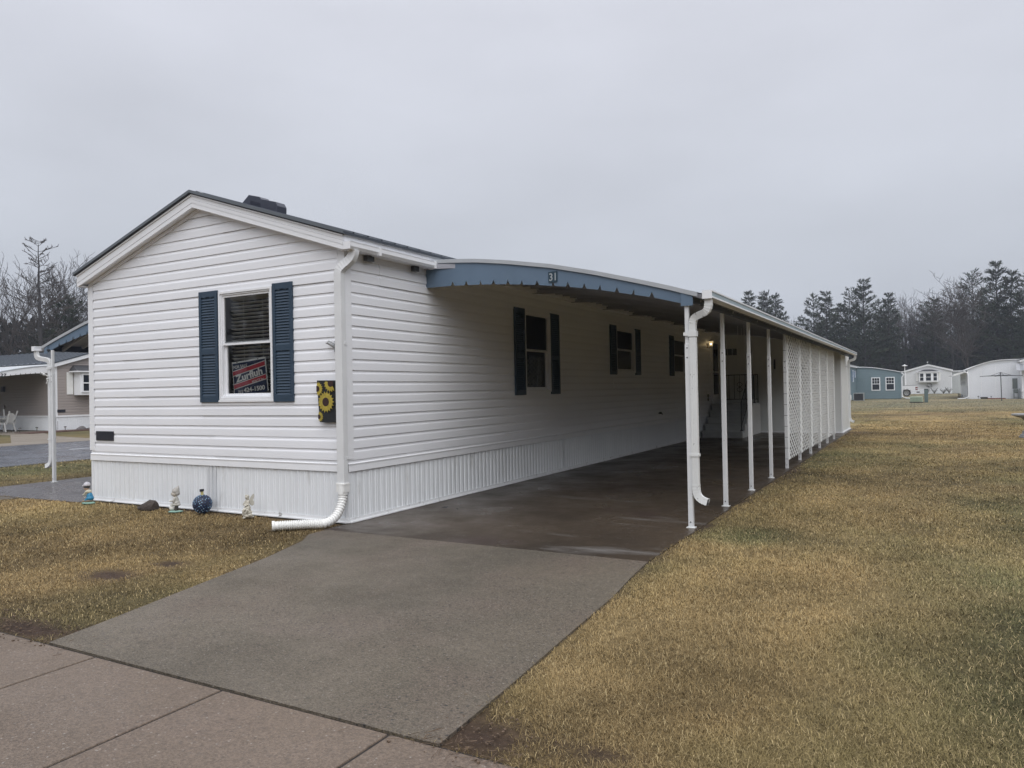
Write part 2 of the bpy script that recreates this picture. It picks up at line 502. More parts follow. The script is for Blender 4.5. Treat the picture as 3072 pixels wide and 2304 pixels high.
def shutter(parent, fr, u0, u1, z0, z1, slat=.034, full=True):
    mb = MB(); t = .045
    fbox(mb, fr, u0, u1, z0, z1, .014, .022)
    for a, b in ((u0, u0 + t), (u1 - t, u1)): fbox(mb, fr, a, b, z0 + .002, z1 - .002, .0221, .042)
    zm = z0 + (z1 - z0) * .455
    for a, b in ((z0 + .002, z0 + .085), (zm - .035, zm + .035), (z1 - .075, z1 - .002)): fbox(mb, fr, u0 + t, u1 - t, a, b, .0222, .0405)
    for za, zb in ((z0 + .085, zm - .035), (zm + .035, z1 - .075)):
        z = za
        while z < zb - slat * .5:
            mb.face([fr.p(u0 + t, z, .040), fr.p(u1 - t, z, .040), fr.p(u1 - t, z + slat * .95, .0235), fr.p(u0 + t, z + slat * .95, .0235)])
            mb.face([fr.p(u0 + t, z, .040), fr.p(u1 - t, z, .040), fr.p(u1 - t, z - .006, .0235), fr.p(u0 + t, z - .006, .0235)])
            z += slat
    # little arched head panel
    um = (u0 + u1) / 2
    mb.prism([fr.p(u0 + t, z1 - .076, .0405), fr.p(u1 - t, z1 - .076, .0405), fr.p(um + .05, z1 - .086, .0405), fr.p(um, z1 - .072, .0405), fr.p(um - .05, z1 - .086, .0405)], tuple(fr.n * -.012))
    return mb.build("shutter", SHUT, parent)

# ------------------------------------------------------------------ main mobile home
W = 4.777; LEN = 20.6; Z0 = .7034; BAND0 = .576; BAND1 = .668; SOF = 3.06
home = thing("mobile_home", "long white vinyl-sided mobile home with navy shutters, gable end towards the street", "mobile home", (-W / 2, 0, 0))
home.location = (0, 0, 0)
FF = Fr((0, 0, 0), (1, 0, 0), (0, -1, 0))
FS = Fr((0, 0, 0), (0, 1, 0), (1, 0, 0))
FL = Fr((-W, 0, 0), (0, 1, 0), (-1, 0, 0))
FB = Fr((0, LEN, 0), (1, 0, 0), (0, 1, 0))
XA, ZA = -2.39, 3.97          # ridge
SL = .3235
rake = lambda x: 3.985 - SL * abs(x - XA)    # underside of rake at the wall
xl = lambda z: XA - (3.94 - z) / SL if z > 3.05 else -W
xr = lambda z: XA + (3.94 - z) / SL if z > 3.05 else 0
fw = (-2.050, -1.115, 1.40, 2.757)
mb = MB()
siding(mb, FF, Z0, 26, -W + .01, -.01, [fw], lambda z: max(-W + .01, xl(z)), lambda z: min(-.01, xr(z)), rnd=random.Random(11))
mb.build("front_siding", VINYL, home)
side_w = [(4.235, 5.165, 1.42, 2.757), (8.312, 9.455, 1.787, 2.748), (12.375, 13.52, 1.787, 2.748)]
door = (16.19, 17.34, .955, 2.985)
mb = MB()
siding(mb, FS, Z0, 19, .01, 17.5, side_w + [door], rnd=random.Random(5))
siding(mb, FS, Z0, 19, 17.5, LEN, [], seams=False)
mb.build("side_siding", VINYL, home)
mb = MB(); siding(mb, FL, Z0, 19, .01, LEN, [], seams=False); mb.build("side_siding", VINYL, home)
mb = MB(); siding(mb, FB, Z0, 26, -W, 0, [], lambda z: max(-W, xl(z)), lambda z: min(0, xr(z)), seams=False); mb.build("rear_siding", VINYL, home)
# skirting
mb = MB(); ribbed(mb, FF, -W + .035, -.02, .02, BAND0, ph=.03); mb.build("skirting", SKIRT, home)
mb = MB(); ribbed(mb, FS, .02, LEN, .02, BAND0); fbox(mb, FS, 5.60, 5.66, .02, BAND0 - .001, 0, .014); mb.build("skirting", SKIRT, home)
mb = MB(); ribbed(mb, FL, .02, LEN, .02, BAND0); mb.build("skirting", SKIRT, home)
mb = MB(); mb.box((-.032, -.012, .02), (.012, .032, .574)); mb.build("skirt_corner", SKIRT, home)
mb = MB(); mb.box((-W - .012, -.012, .02), (-W + .04, .032, .574)); mb.build("skirt_corner", SKIRT, home)
# perforated ventilated panel
pm = bpy.data.materials.new("perforated_vinyl"); pm.use_nodes = True
t = pm.node_tree; b = t.nodes["Principled BSDF"]
g = t.nodes.new("ShaderNodeNewGeometry"); v = t.nodes.new("ShaderNodeTexVoronoi"); v.inputs["Scale"].default_value = 85; v.inputs["Randomness"].default_value = 0
t.links.new(g.outputs["Position"], v.inputs["Vector"])
r = t.nodes.new("ShaderNodeMapRange"); r.inputs[1].default_value = .22; r.inputs[2].default_value = .30
t.links.new(v.outputs["Distance"], r.inputs[0])
mx = t.nodes.new("ShaderNodeMixRGB"); mx.inputs[1].default_value = (.30, .31, .33, 1); mx.inputs[2].default_value = (.74, .76, .78, 1)
t.links.new(r.outputs[0], mx.inputs[0]); t.links.new(mx.outputs[0], b.inputs["Base Color"]); b.inputs["Roughness"].default_value = .5
mb = MB()
for k in range(3): fbox(mb, FF, -2.335 + k * .068, -2.298 + k * .068, .05, BAND0 - .002, .0095, .0115)
mb.build("skirting_vent", pm, home)
# bottom trim and belt band
mb = MB()
def btrim(mb, fr, a, b):
    fbox(mb, fr, a, b, 0.004, .018, .0, .040); fbox(mb, fr, a, b, .018, .055, .0105, .018)
btrim(mb, FF, -W - .01, .015); btrim(mb, FS, -.0, 14.8); btrim(mb, FL, 0, LEN)
mb.build("bottom_trim", JTRIM, home)
mb = MB()
def band(mb, fr, a, b):
    cut(mb, fr, [(BAND0, .004), (BAND0, .024), (BAND0 + .066, .021), (BAND1 - .006, .026), (BAND1, .018), (BAND1 + .004, .006), (Z0 + .01, .004)], a, b, [])
band(mb, FF, -W - .012, .012); band(mb, FS, -.012, LEN); band(mb, FL, -.012, LEN)
mb.build("belt_trim", VINYL2, home)
# corner posts
def corner(x, y, sx, z1):
    mb = MB()
    a, bq = (x - .085, x + .018) if sx > 0 else (x - .018, x + .085)
    mb.box((a, y - .020, Z0 + .012), (bq, y - .0145, z1))
    c0, c1 = (x + .0145, x + .0185) if sx > 0 else (x - .0185, x - .0145)
    mb.box((c0, y - .0143, Z0 + .012), (c1, y + .085, z1))
    mb.box((a - .003, y - .0145, Z0 + .012), (a + .003, y - .024, z1))
    return mb.build("corner_post", VINYL2, home)
corner(0, 0, 1, SOF); corner(-W, 0, -1, SOF)
# fascia, soffit and rake
EX = .10; OY = -.13
mb = MB()
for s in (1, -1):
    xe = XA + s * (abs(0 - XA) + EX)
    poly = []
    def q(x, z): return (x, OY, z)
    z_at = lambda x, zz: zz - SL * abs(x - XA)
    for lo, hi, yo in ((3.850, 3.905, 0), (3.907, 3.950, -.004), (3.952, 3.994, 0)):
        mb.prism([(XA, OY + yo, lo), (xe, OY + yo, z_at(xe, lo)), (xe, OY + yo, z_at(xe, hi)), (XA, OY + yo, hi)], (0, .02, 0))
    mb.prism([(XA, OY - .012, 3.996), (xe, OY - .012, z_at(xe, 3.996)), (xe, OY - .012, z_at(xe, 4.016)), (XA, OY - .012, 4.016)], (0, .03, 0))
mb.build("rake_fascia", VINYL2, home)
mb = MB()
for s in (1, -1):
    xe = XA + s * (abs(XA) + EX)
    mb.prism([(XA, OY + .021, 3.868), (xe, OY + .021, 3.868 - SL * abs(xe - XA)), (xe, OY + .021, 3.88 - SL * abs(xe - XA)), (XA, OY + .021, 3.88)], (0, .115, 0))
    # small j-channel where siding meets soffit
    mb.prism([(XA, -.0145, 3.82), (xe - s * .1, -.0145, 3.82 - SL * abs(xe - s * .1 - XA)), (xe - s * .1, -.0145, 3.862 - SL * abs(xe - s * .1 - XA)), (XA, -.0145, 3.862)], (0, -.012, 0))
mb.build("rake_soffit", VINYL, home)
mb = MB()
for x0, x1, xs in ((.0, EX, 1), (-W - EX, -W, -1)):
    mb.box((x0, OY + .021, 3.052), (x1, LEN + .1, 3.062))
    xf = EX if xs > 0 else -W - EX
    mb.box((xf - .006, OY + .0205, 3.0625), (xf + .006, LEN + .1, 3.222))
mb.build("eave_fascia", VINYL, home)
# roof
mb = MB()
ye = LEN + .15; yf = OY - .03
for s in (1, -1):
    xe = XA + s * (abs(XA) + EX + .035)
    zt = 4.056; dz = SL * abs(xe - XA)
    mb.prism([(XA, yf, zt - .032), (xe, yf, zt - .032 - dz), (xe, yf, zt - dz), (XA, yf, zt)], (0, ye - yf, 0))
    y = .005
    nrm = Vector((s * SL, 0, 1)).normalized()
    while y < ye:
        a = Vector((XA + s * .05, y, zt - SL * .05)); b_ = Vector((xe, y, zt - dz))
        mb.prism([a + Vector((0, -.016, 0)), a + Vector((0, -.008, 0)) + nrm * .02, a + Vector((0, .008, 0)) + nrm * .02, a + Vector((0, .016, 0))], b_ - a)
        for yy in (.08, .165):
            mb.prism([a + Vector((0, yy - .008, -.001)), a + Vector((0, yy, 0)) + nrm * .006, a + Vector((0, yy + .008, -.001))], b_ - a)
        y += .2475
mb.build("roof", ROOFM, home)
mb = MB()
for s in (1, -1):
    xe = XA + s * (abs(XA) + EX + .037)
    mb.prism([(XA, yf - .012, 4.030), (xe, yf - .012, 4.030 - SL * abs(xe - XA)), (xe, yf - .012, 4.066 - SL * abs(xe - XA)), (XA, yf - .012, 4.066)], (0, .0115, 0))
    mb.prism([(XA, yf - .0005, 4.0575), (xe, yf - .0005, 4.0575 - SL * abs(xe - XA)), (xe, yf - .0005, 4.066 - SL * abs(xe - XA)), (XA, yf - .0005, 4.066)], (0, .10, 0))
mb.prism([(XA - .12, yf + .10, 4.06 - SL * .12), (XA, yf + .10, 4.078), (XA + .12, yf + .10, 4.06 - SL * .12), (XA, yf + .10, 4.058)], (0, ye - yf - .1, 0))
mb.build("roof_trim", ROOFTRIM, home)
# roof vent
mb = MB()
zr_ = lambda x: 4.056 - SL * abs(x - XA)
yv0, yv1 = .60, .76
mb.prism([(-2.33, yv0, zr_(-2.33)), (-1.66, yv0, zr_(-1.66)), (-1.655, yv0, zr_(-1.66) + .10), (-1.69, yv0, zr_(-1.69) + .148), (-1.95, yv0, zr_(-1.95) + .135), (-1.99, yv0, zr_(-1.99) + .160), (-2.185, yv0, zr_(-2.185) + .150)], (0, yv1 - yv0, 0))
for k in range(9):
    x = -2.16 + k * .022
    mb.box((x, yv0 - .006, zr_(x) + .02), (x + .008, yv0 - .0005, zr_(x) + .08))
mb.build("roof_vent", mat("black_vent", (.03, .035, .055), .35, .1, 5), home, bevel=.012)
# windows
win = window(home, FF, fw[0], fw[1], fw[2] - .0, fw[3], 2.095, blinds=True)
shutter(home, FF, -2.405, -2.067, 1.375, 2.783); shutter(home, FF, -1.098, -.780, 1.372, 2.783)
mb = MB(); fbox(mb, FF, fw[0] - .012, fw[1] + .012, fw[2] - .022, fw[2] - .001, .0, .040)
mb.build("window_sill", VINYL2, home)
for (u0, u1, z0, z1), zr, cu in zip(side_w, (2.10, 2.27, 2.28), ("lower", None, None)):
    window(home, FS, u0, u1, z0, z1, zr, curtain=cu)
    zt = 2.775; zb = z0 - .045
    shutter(home, FS, u0 - .352, u0 - .012, zb, zt); shutter(home, FS, u1 + .010, u1 + .345, zb, zt)
# door
dr = MB(); fbox(dr, FS, door[0] + .09, door[1] - .09, door[2] + .02, door[3] - .10, .0, .030)
d_ = dr.build("door", VINYL2, home)
dr = MB(); frame_rect(dr, FS, door[0], door[1], door[2] - .02, door[3], .085, -.01, .05); dr.build("door_frame", VINYL2, d_)
dr = MB(); fbox(dr, FS, 16.42, 17.02, 1.21, 1.87, .0305, .036); fbox(dr, FS, 16.42, 17.02, 1.92, 2.78, .0305, .036)
dr.build("door_pane", mat("dark_storm_glass", (.01, .013, .035), .08, .05, 3), d_)
dr = MB(); dr.tube([FS.p(16.36, 1.86, .03), FS.p(16.36, 1.86, .085), FS.p(16.36, 1.98, .085), FS.p(16.36, 1.98, .03)], .012, 6); dr.build("handle", BOLT, d_)
# vent plate, gutter, downspout, drain hose
mb = MB(); fbox(mb, FF, -4.648, -4.249, .858, .989, .016, .026); mb.build("vent_plate", BLACKP, home, label="small black rectangular cover low on the gable wall")
mb = MB()
gy0, gy1 = -.13, 1.53
def gutter_mesh(mb, x0, x1, y0, y1, zt, zb, out=1):
    P_ = lambda x, z: (x, y0, z)
    sec = [P_(x0, zt), P_(x0, zb), P_(x1 - out * .02, zb), P_(x1, zb + .03), P_(x1, zt - .012), P_(x1 + out * .004, zt), P_(x1 - out * .012, zt), P_(x1 - out * .012, zt - .008), P_(x1 - out * .004, zt - .014), P_(x1 - out * .004, zb + .034), P_(x1 - out * .022, zb + .005), P_(x0 + out * .004, zb + .005), P_(x0 + out * .004, zt)]
    mb.prism(sec, (0, y1 - y0, 0))
    xa, xb = sorted((x0, x1))
    mb.box((xa, y0 - .004, zb), (xb, y0 + .002, zt)); mb.box((xa, y1 - .002, zb), (xb, y1 + .004, zt))
gutter_mesh(mb, .1065, .205, gy0, gy1, 3.128, 3.045)
mb.box((.100, .36, 3.038), (.212, .40, 3.134))
mb.box((.098, gy1 - .05, 3.040), (.214, gy1 + .012, 3.134))
mb.build("gutter", VINYL2, home)
for a, b in ((.30, .42), (1.20, 1.30)):
    mb = MB(); mb.box((.03, a, 2.985), (.085, b, 3.05)); mb.build("gutter_strap", BOLT, home)
def pipe(mb, path, w, h, up=(0, 1, 0), ribs=()):
    mb.tube(path, 1.0, sq=(w / 2, h / 2), up=up)
    P_ = [Vector(p) for p in path]
def bez(p0, p1, p2, p3, n):
    p0, p1, p2, p3 = map(Vector, (p0, p1, p2, p3)); r_ = []
    for k in range(n + 1):
        t_ = k / n; a = 1 - t_
        r_.append(p0 * a**3 + p1 * 3 * a * a * t_ + p2 * 3 * a * t_ * t_ + p3 * t_**3)
    return r_
mb = MB()
DX, DY = -.020, -.062
mb.tube([(DX, DY, .36), (DX, DY, 2.80)], 1.0, sq=(.050, .036), up=(0, 1, 0))
mb.box((DX - .055, DY + .005, 2.0), (DX + .055, DY + .045, 2.03)); mb.box((DX - .055, DY + .005, .72), (DX + .055, DY + .045, .75))
mb.build("downspout", ALU, home)
mb = MB()
pth = bez((DX, DY, 2.79), (DX, DY, 2.90), (.155, -.02, 2.90), (.155, -.015, 3.046), 26)
mb.tube(pth, [1 + (.05 if k % 3 == 1 and 2 < k < 22 else 0) for k in range(27)], sq=(.049, .035), up=(0, 1, 0))
mb.build("downspout_elbow", ALU, home, label="crimped white elbow joining gutter and downspout")
# corrugated drain hose
pth = [(DX, DY, .44), (DX, DY - .005, .34)] + bez((DX, DY, .33), (DX + .005, DY - .03, .19), (DX + .04, DY - .14, .060), (DX - .03, DY - .30, .052), 40)
end0 = Vector(pth[-1]); end1 = Vector((-.45, -.70, .055))
for k in range(1, 73): pth.append(tuple(end0.lerp(end1, k / 72) + Vector((0, .03 * math.sin(PI * k / 72), 0))))
rad = []
for k in range(len(pth)):
    r0 = .055
    if 3 <= k < len(pth) - 8: r0 = .051 if k % 3 else .038
    if k >= len(pth) - 8: r0 = .046
    if k >= len(pth) - 4: r0 = .054
    rad.append(r0)
mb = MB(); mb.tube(pth, rad, n=20, cap=False)
mb.build("drain_hose", WHITEPL, home, label="white corrugated hose running from the downspout onto the lawn")
mb = MB(); mb.tube([tuple(end0.lerp(end1, .985)), tuple(end0.lerp(end1, .99))], .05, n=16); mb.build("hose_opening", DARK, home)
mb = MB(); mb.tube([(DX, DY, .46), (DX, DY - .002, .36)], 1, sq=(.058, .046), up=(0, 1, 0)); mb.box((DX - .061, DY - .05, .44), (DX + .061, DY + .05, .455)); mb.build("hose_adapter", WHITEPL, home)
# hose bib
mb = MB(); mb.tube([(.012, 11.07, .83), (.09, 11.07, .83), (.11, 11.07, .80)], .014, 8); mb.lathe([(.035, 0), (.035, .012)], 10, (.06, 11.07, .85)); mb.tube([(.06, 11.07, .83), (.06, 11.07, .86)], .006, 6)
mb.build("outdoor_tap", DARK, home)

# ------------------------------------------------------------------ for-sale sign behind the lower pane
sgn = thing("for_sale_sign", "navy, red and white FOR SALE sign leaning inside the front window", "sign", (-1.600, .060, 1.517)); sgn.scale = (1, 1, .93)
NAVY = mat("sign_navy", (.022, .035, .085), .4, .05, 8); RED = mat("sign_red", (.52, .05, .07), .4, .05, 8); SWH = mat("sign_white", (.88, .88, .86), .4, .03, 8)
Ms = Matrix.Translation((0, 0, 0)) @ Matrix.Rotation(R(6.0), 4, "Y") @ Matrix(((1, 0, 0, 0), (0, 0, 1, 0), (0, 1, 0, 0), (0, 0, 0, 1)))
# local sign plane: x right, y up; third axis points into the room
def srect(a, b, c, d_, z): return [Ms @ Vector(q) for q in ((a, c, z), (b, c, z), (b, d_, z), (a, d_, z))]
Ms = Matrix.Translation((0.012, 0, -.045)) @ Matrix.Rotation(R(-5.5), 4, "Y") @ Matrix(((1, 0, 0, 0), (0, 0, 1, 0), (0, 1, 0, 0), (0, 0, 0, 1)))
sw, sh = .60, .455
mb = MB(); mb.prism(srect(-sw/2, sw/2, 0, sh, 0), Ms.to_3x3() @ Vector((0, 0, .004))); mb.build("frame", SWH, sgn)
mb = MB(); mb.prism(srect(-sw/2 + .014, sw/2 - .014, 0, sh - .022, -.003), Ms.to_3x3() @ Vector((0, 0, .0028))); mb.build("board", NAVY, sgn)
def sbar(y0, y1, m, nm, z, x0=-.286, x1=.286, dy=.075):
    p = [Ms @ Vector(q) for q in ((x0, y0, z), (x1, y0 + dy, z), (x1, y1 + dy, z), (x0, y1, z))]
    mb = MB(); mb.prism(p, Ms.to_3x3() @ Vector((0, 0, .0018))); return mb.build(nm, m, sgn)
sbar(.262, .335, SWH, "white_stripe", -.0055); sbar(.272, .325, RED, "red_stripe", -.0076)
sbar(.085, .160, SWH, "white_stripe", -.0055); sbar(.096, .150, RED, "red_stripe", -.0076)
sk = Matrix.Shear("XZ", 4, (0, 0)) if False else Matrix.Identity(4)
def stext(s, x, y, w, h, rot=0, z=-.0105, bold=.0):
    M = Ms @ Matrix.Translation((x, y, z)) @ Matrix.Rotation(R(rot), 4, "Z")
    return text_obj(s, .1, SWH, sgn, M, fit=(w, h), bold=bold)
stext("FOR SALE", -.262, .362, .245, .042, 0, bold=.0015)
stext("Zurfluh", -.235, .172, .48, .098, 7.4, bold=.0035)
stext("REALTY Inc.", .045, .138, .215, .030, 7.0, bold=.001)
stext("715", -.215, .022, .085, .042, 0, bold=.0015)
stext("424-1500", -.115, .028, .37, .062, 0, bold=.003)
for q in ((-.20, .448), (.17, .448)):
    mb = MB(); c = Ms @ Vector((q[0], q[1] - .005, -.004)); mb.ball(c, .007, 8, 5); mb.build("grommet", DARK, sgn)

# ------------------------------------------------------------------ sunflower banner and bracket
fl = thing("garden_flag", "black fabric banner with yellow sunflowers beside the corner downspout", "flag", (-.24, -.05, 1.13))
FM = mat("black_cloth", (.012, .014, .016), .8, .2, 12); YM = mat("sunflower_yellow", (.42, .33, .05), .7, .25, 30); BM_ = mat("sunflower_brown", (.035, .014, .012), .8, .3, 40)
mb = MB(); nx, nz_ = 8, 12
def flagp(a, c):   # a,c in 0..1
    left = -.145 + .038 * (1 - c); 
    x = left + (.135 - left) * a; z = -.0 + .475 * c + .006 * (1 - a)
    return Vector((x, -.004 - .012 * math.sin(a * 5 + c * 2) * .6 - .01 * (1 - c), z))
for i in range(nx):
    for k in range(nz_):
        mb.face([flagp(i / nx, k / nz_), flagp((i + 1) / nx, k / nz_), flagp((i + 1) / nx, (k + 1) / nz_), flagp(i / nx, (k + 1) / nz_)])
        mb.face([flagp(i / nx, k / nz_) + Vector((0, .004, 0)), flagp((i + 1) / nx, k / nz_) + Vector((0, .004, 0)), flagp((i + 1) / nx, (k + 1) / nz_) + Vector((0, .004, 0)), flagp(i / nx, (k + 1) / nz_) + Vector((0, .004, 0))])
mb.build("cloth", FM, fl)
def sunflower(cx, cz, r_, clip):
    mb = MB(); n = 18
    for layer, off in ((0, 0), (1, .5)):
        for k in range(n):
            a = 2 * PI * (k + off) / n
            rr = r_ * (1 if layer == 0 else .86)
            pts = [(cx + .35 * r_ * math.cos(a - .20), cz + .35 * r_ * math.sin(a - .20)), (cx + .72 * rr * math.cos(a - .14), cz + .72 * rr * math.sin(a - .14)), (cx + rr * math.cos(a), cz + rr * math.sin(a)), (cx + .72 * rr * math.cos(a + .14), cz + .72 * rr * math.sin(a + .14)), (cx + .35 * r_ * math.cos(a + .20), cz + .35 * r_ * math.sin(a + .20))]
            if any(not (clip[0] < p[0] < clip[1] and clip[2] < p[1] < clip[3]) for p in pts): continue
            mb.face([(p[0], -.026 - layer * .0015, p[1]) for p in pts])
    f = mb.build("flower", YM, fl)
    mb = MB(); pts = [(cx + .40 * r_ * math.cos(2 * PI * k / 20), cz + .40 * r_ * math.sin(2 * PI * k / 20)) for k in range(20)]
    pts = [(min(max(p[0], clip[0]), clip[1]), min(max(p[1], clip[2]), clip[3])) for p in pts]
    mb.face([(p[0], -.0295, p[1]) for p in pts]); mb.build("flower_centre", BM_, f)
sunflower(.0, .235, .125, (-.14, .132, .01, .47))
sunflower(-.125, .385, .085, (-.138, .13, .01, .472))
sunflower(.075, .445, .105, (-.14, .133, .01, .472))
sunflower(-.105, .068, .066, (-.118, .13, .01, .47))
br = thing("flag_bracket", "grey metal flag bracket screwed to the siding above the sunflower banner", "bracket", (-.16, -.02, 2.0))
mb = MB(); mb.box((.02, -.02, -.07), (.055, .0, .05)); mb.build("plate", mat("zinc", (.42, .43, .44), .4, .2, 20, metal=.6), br, bevel=.004)
mb = MB(); mb.tube([(.035, -.02, -.02), (-.02, -.085, .035)], .016, 10, cap=False); mb.tube([(.035, -.02, .02), (-.03, -.05, .055)], .008, 8); mb.tube([(-.035, -.08, .02), (-.06, -.06, .03)], .006, 6)
mb.build("socket", MATS["zinc"], br)

# ------------------------------------------------------------------ curved carport canopies
ARCH = [(0.0, 3.160), (.30, 3.150), (.58, 3.123), (.82, 3.098), (1.27, 3.03), (1.91, 2.91), (2.49, 2.768), (3.03, 2.616), (3.37, 2.516), (3.567, 2.450), (3.73, 2.405)]
BOT = [(0.0, 2.812), (.45, 2.799), (.89, 2.772), (1.30, 2.736), (1.72, 2.686), (2.14, 2.625), (2.55, 2.549), (2.95, 2.461), (3.16, 2.416), (3.52, 2.314), (3.60, 2.298)]
def interp(T, x):
    xs = [a for a, _ in T]; ys = [b for _, b in T]
    return float(np.interp(x, xs, ys))
NOTCH = [.454, .67, .886, 1.092, 1.302, 1.51, 1.719, 1.932, 2.136, 2.344, 2.546, 2.749, 2.952, 3.157]
def canopy(root, sd, ks, dz, y0, y1, skew, posts, face, band_m, under, posty=None, dirty=True, xpost=3.53, ds_far=True, ties=()):
    """arched metal carport roof in local coords: wall at x=0, outwards sd*x, along +y"""
    X = lambda x: sd * x * ks
    yy = lambda x: y0 + skew * (1 - x / 3.6)
    # fascia with notched lower edge, built in slices
    xs = sorted(set([i * .08 for i in range(46)] + [3.60] + [q for n in NOTCH for q in (n - .028, n, n + .028)]))
    xs = [x for x in xs if x <= 3.60]
    def bz(x):
        z = interp(BOT, x)
        for n in NOTCH:
            if abs(x - n) < 1e-6: return z + .058
        prev = [n for n in [NOTCH[0] - .22] + NOTCH + [3.36, 3.6] if n <= x + .03]
        return z
    mb = MB()
    for a, b in zip(xs, xs[1:]):
        for w in (0, .012):
            mb.face([(X(a), yy(a) + w, bz(a) + dz), (X(b), yy(b) + w, bz(b) + dz), (X(b), yy(b) + w, interp(ARCH, b) - .045 + dz), (X(a), yy(a) + w, interp(ARCH, a) - .045 + dz)])
        mb.face([(X(a), yy(a), bz(a) + dz), (X(b), yy(b), bz(b) + dz), (X(b), yy(b) + .012, bz(b) + dz), (X(a), yy(a) + .012, bz(a) + dz)])
    mb.box((min(X(3.48), X(3.605)), y0 - .004, interp(BOT, 3.6) + dz - .005), (max(X(3.48), X(3.605)), y0 - .0005, 2.44 + dz))
    mb.build("scalloped_fascia", face, root)
    # white edge strip
    mb = MB(); xs2 = [i * .12 for i in range(31)] + [3.66]
    for a, b in zip(xs2, xs2[1:]):
        p = lambda x, w, z: (X(x), yy(x) + w, interp(ARCH, x) + z + dz)
        for q in ([p(a, -.02, -.046), p(b, -.02, -.046), p(b, -.02, 0), p(a, -.02, 0)], [p(a, -.02, 0), p(b, -.02, 0), p(b, .06, 0.002), p(a, .06, 0.002)], [p(a, -.02, -.046), p(b, -.02, -.046), p(b, 0, -.046), p(a, 0, -.046)]):
            mb.face(q)
    mb.build("edge_strip", mat("dull_edge_metal", (.40, .42, .44), .5, .08, 4), root)
    # roof pans
    mb = MB(); n = int((y1 - y0 - .3) / .305)
    xs3 = [i * .2 for i in range(19)] + [3.73]
    for a, b in zip(xs3, xs3[1:]):
        q = []
        y = yy(a); first = True
        prof = [(0, 0)]
        pts_a, pts_b = [], []
        ya0 = yy(a) + .02; yb0 = yy(b) + .02
        for k in range(n + 1):
            base = k * .305
            for o_, h_ in ((0, 0), (.012, -.045), (.045, -.045), (.057, 0)):
                pts_a.append((min(base + o_ + ya0, y1), h_)); pts_b.append((min(base + o_ + yb0, y1), h_))
        pts_a.append((y1, 0)); pts_b.append((y1, 0))
        for (ya, ha), (yan, han), (yb, hb), (ybn, hbn) in zip(pts_a, pts_a[1:], pts_b, pts_b[1:]):
            za, zb = interp(ARCH, a) - .012 + dz, interp(ARCH, b) - .012 + dz
            mb.face([(X(a), ya, za + ha), (X(b), yb, zb + hb), (X(b), ybn, zb + hbn), (X(a), yan, za + han)])
    mb.build("roof_pans", under, root)
    mb = MB()
    for a, b in zip(xs3, xs3[1:]):
        za, zb = interp(ARCH, a) - .002 + dz, interp(ARCH, b) - .002 + dz
        mb.face([(X(a), yy(a) + .02, za), (X(b), yy(b) + .02, zb), (X(b), y1, zb), (X(a), y1, za)])
    mb.build("roof_skin", mat("pale_roof_skin", (.45, .48, .50), .45, .1, 3), root)
    # curved cross ribs
    mb = MB()
    for yp in posts[::1]:
        mb.tube([(X(x), yp + .28, interp(ARCH, x) - .085 + dz) for x in xs3[:-1]], 1, sq=(.02, .03), up=(0, 0, 1))
    mb.build("cross_rib", under, root)
    # side beam
    mb = MB()
    xb = (3.555, 3.60)
    mb.box((min(X(xb[0]), X(xb[1])), y0 + .012, 2.335 + dz), (max(X(xb[0]), X(xb[1])), y1, 2.440 + dz))
    mb.build("side_beam", CANDARK, root)
    # gutter: grey band between white lips
    xg0, xg1 = 3.735, 3.825
    a, b = sorted((X(xg0), X(xg1)))
    mb = MB(); mb.box((a, y0 - .10, 2.362 + dz), (b, y1 + .05, 2.408 + dz)); gt = mb.build("gutter", band_m, root)
    mb = MB()
    for z_a, z_b, g_ in ((2.346, 2.3615, .008), (2.4085, 2.424, .008)): mb.box((a - g_, y0 - .108, z_a + dz), (b + g_, y1 + .058, z_b + dz))
    mb.box((a - .004, y0 - .112, 2.340 + dz), (b + .004, y0 - .101, 2.424 + dz)); mb.box((a - .004, y1 + .051, 2.340 + dz), (b + .004, y1 + .062, 2.424 + dz))
    mb.build("gutter_lip", VINYL2, gt)
    # posts
    for i, yp in enumerate(posts):
        mb = MB(); xp = X(xpost)
        mb.box((xp - .021, yp - .021, 1.90), (xp + .021, yp + .021, 2.345 + dz)); mb.box((xp - .0255, yp - .0255, 0), (xp + .0255, yp + .0255, 1.905))
        if i in ties:
            mb.cm = 1
            for j in range(11): mb.box((xp - .0275, yp - .0275, .16 + j * .19), (xp + .0275, yp - .0258, .166 + j * .19))
        p_ = mb.build("post", [ALU, DARK], root, bevel=.004)
        if i not in ties:
            fp = MB(); fp.box((xp - .045, yp - .04, 0), (xp + .045, yp + .04, .006)); fp.build("foot_plate", ALU_DIRTY, p_)
        for z in (1.86, 1.76, .06):
            mb = MB(); mb.ball((xp, yp - .0265, z), .0075, 8, 5); mb.build("bolt", BOLT, p_)
    # downspouts
    def dspout(yg, yd, dirty_):
        m_ = ALU_DIRTY if dirty_ else ALU
        xd = X(xpost) + sd * (.061)
        mb = MB()
        mb.tube([(xd, yd, .44), (xd, yd, 2.08 + dz * .5)], 1, sq=(.034, .027), up=(0, 1, 0))
        for k in (-1, 0, 1): mb.box((xd + k * .020 - .003, yd - .0295, .45), (xd + k * .020 + .003, yd - .0265, 2.05))
        mb.box((xd - .043, yd - .035, .74), (xd + .043, yd + .035, .765)); mb.box((xd - .043, yd - .035, 1.975), (xd + .043, yd + .035, 2.03))
        if True: mb.box((min(X(xpost) - sd * .030, xd), yd - .034, 1.985), (max(X(xpost) - sd * .030, xd), yd - .028, 2.02))
        mb.build("downspout", m_, root)
        mb = MB()
        xg = (a + b) / 2; mid = ((xd + xg) / 2, (yd + yg) / 2, 2.195 + dz)
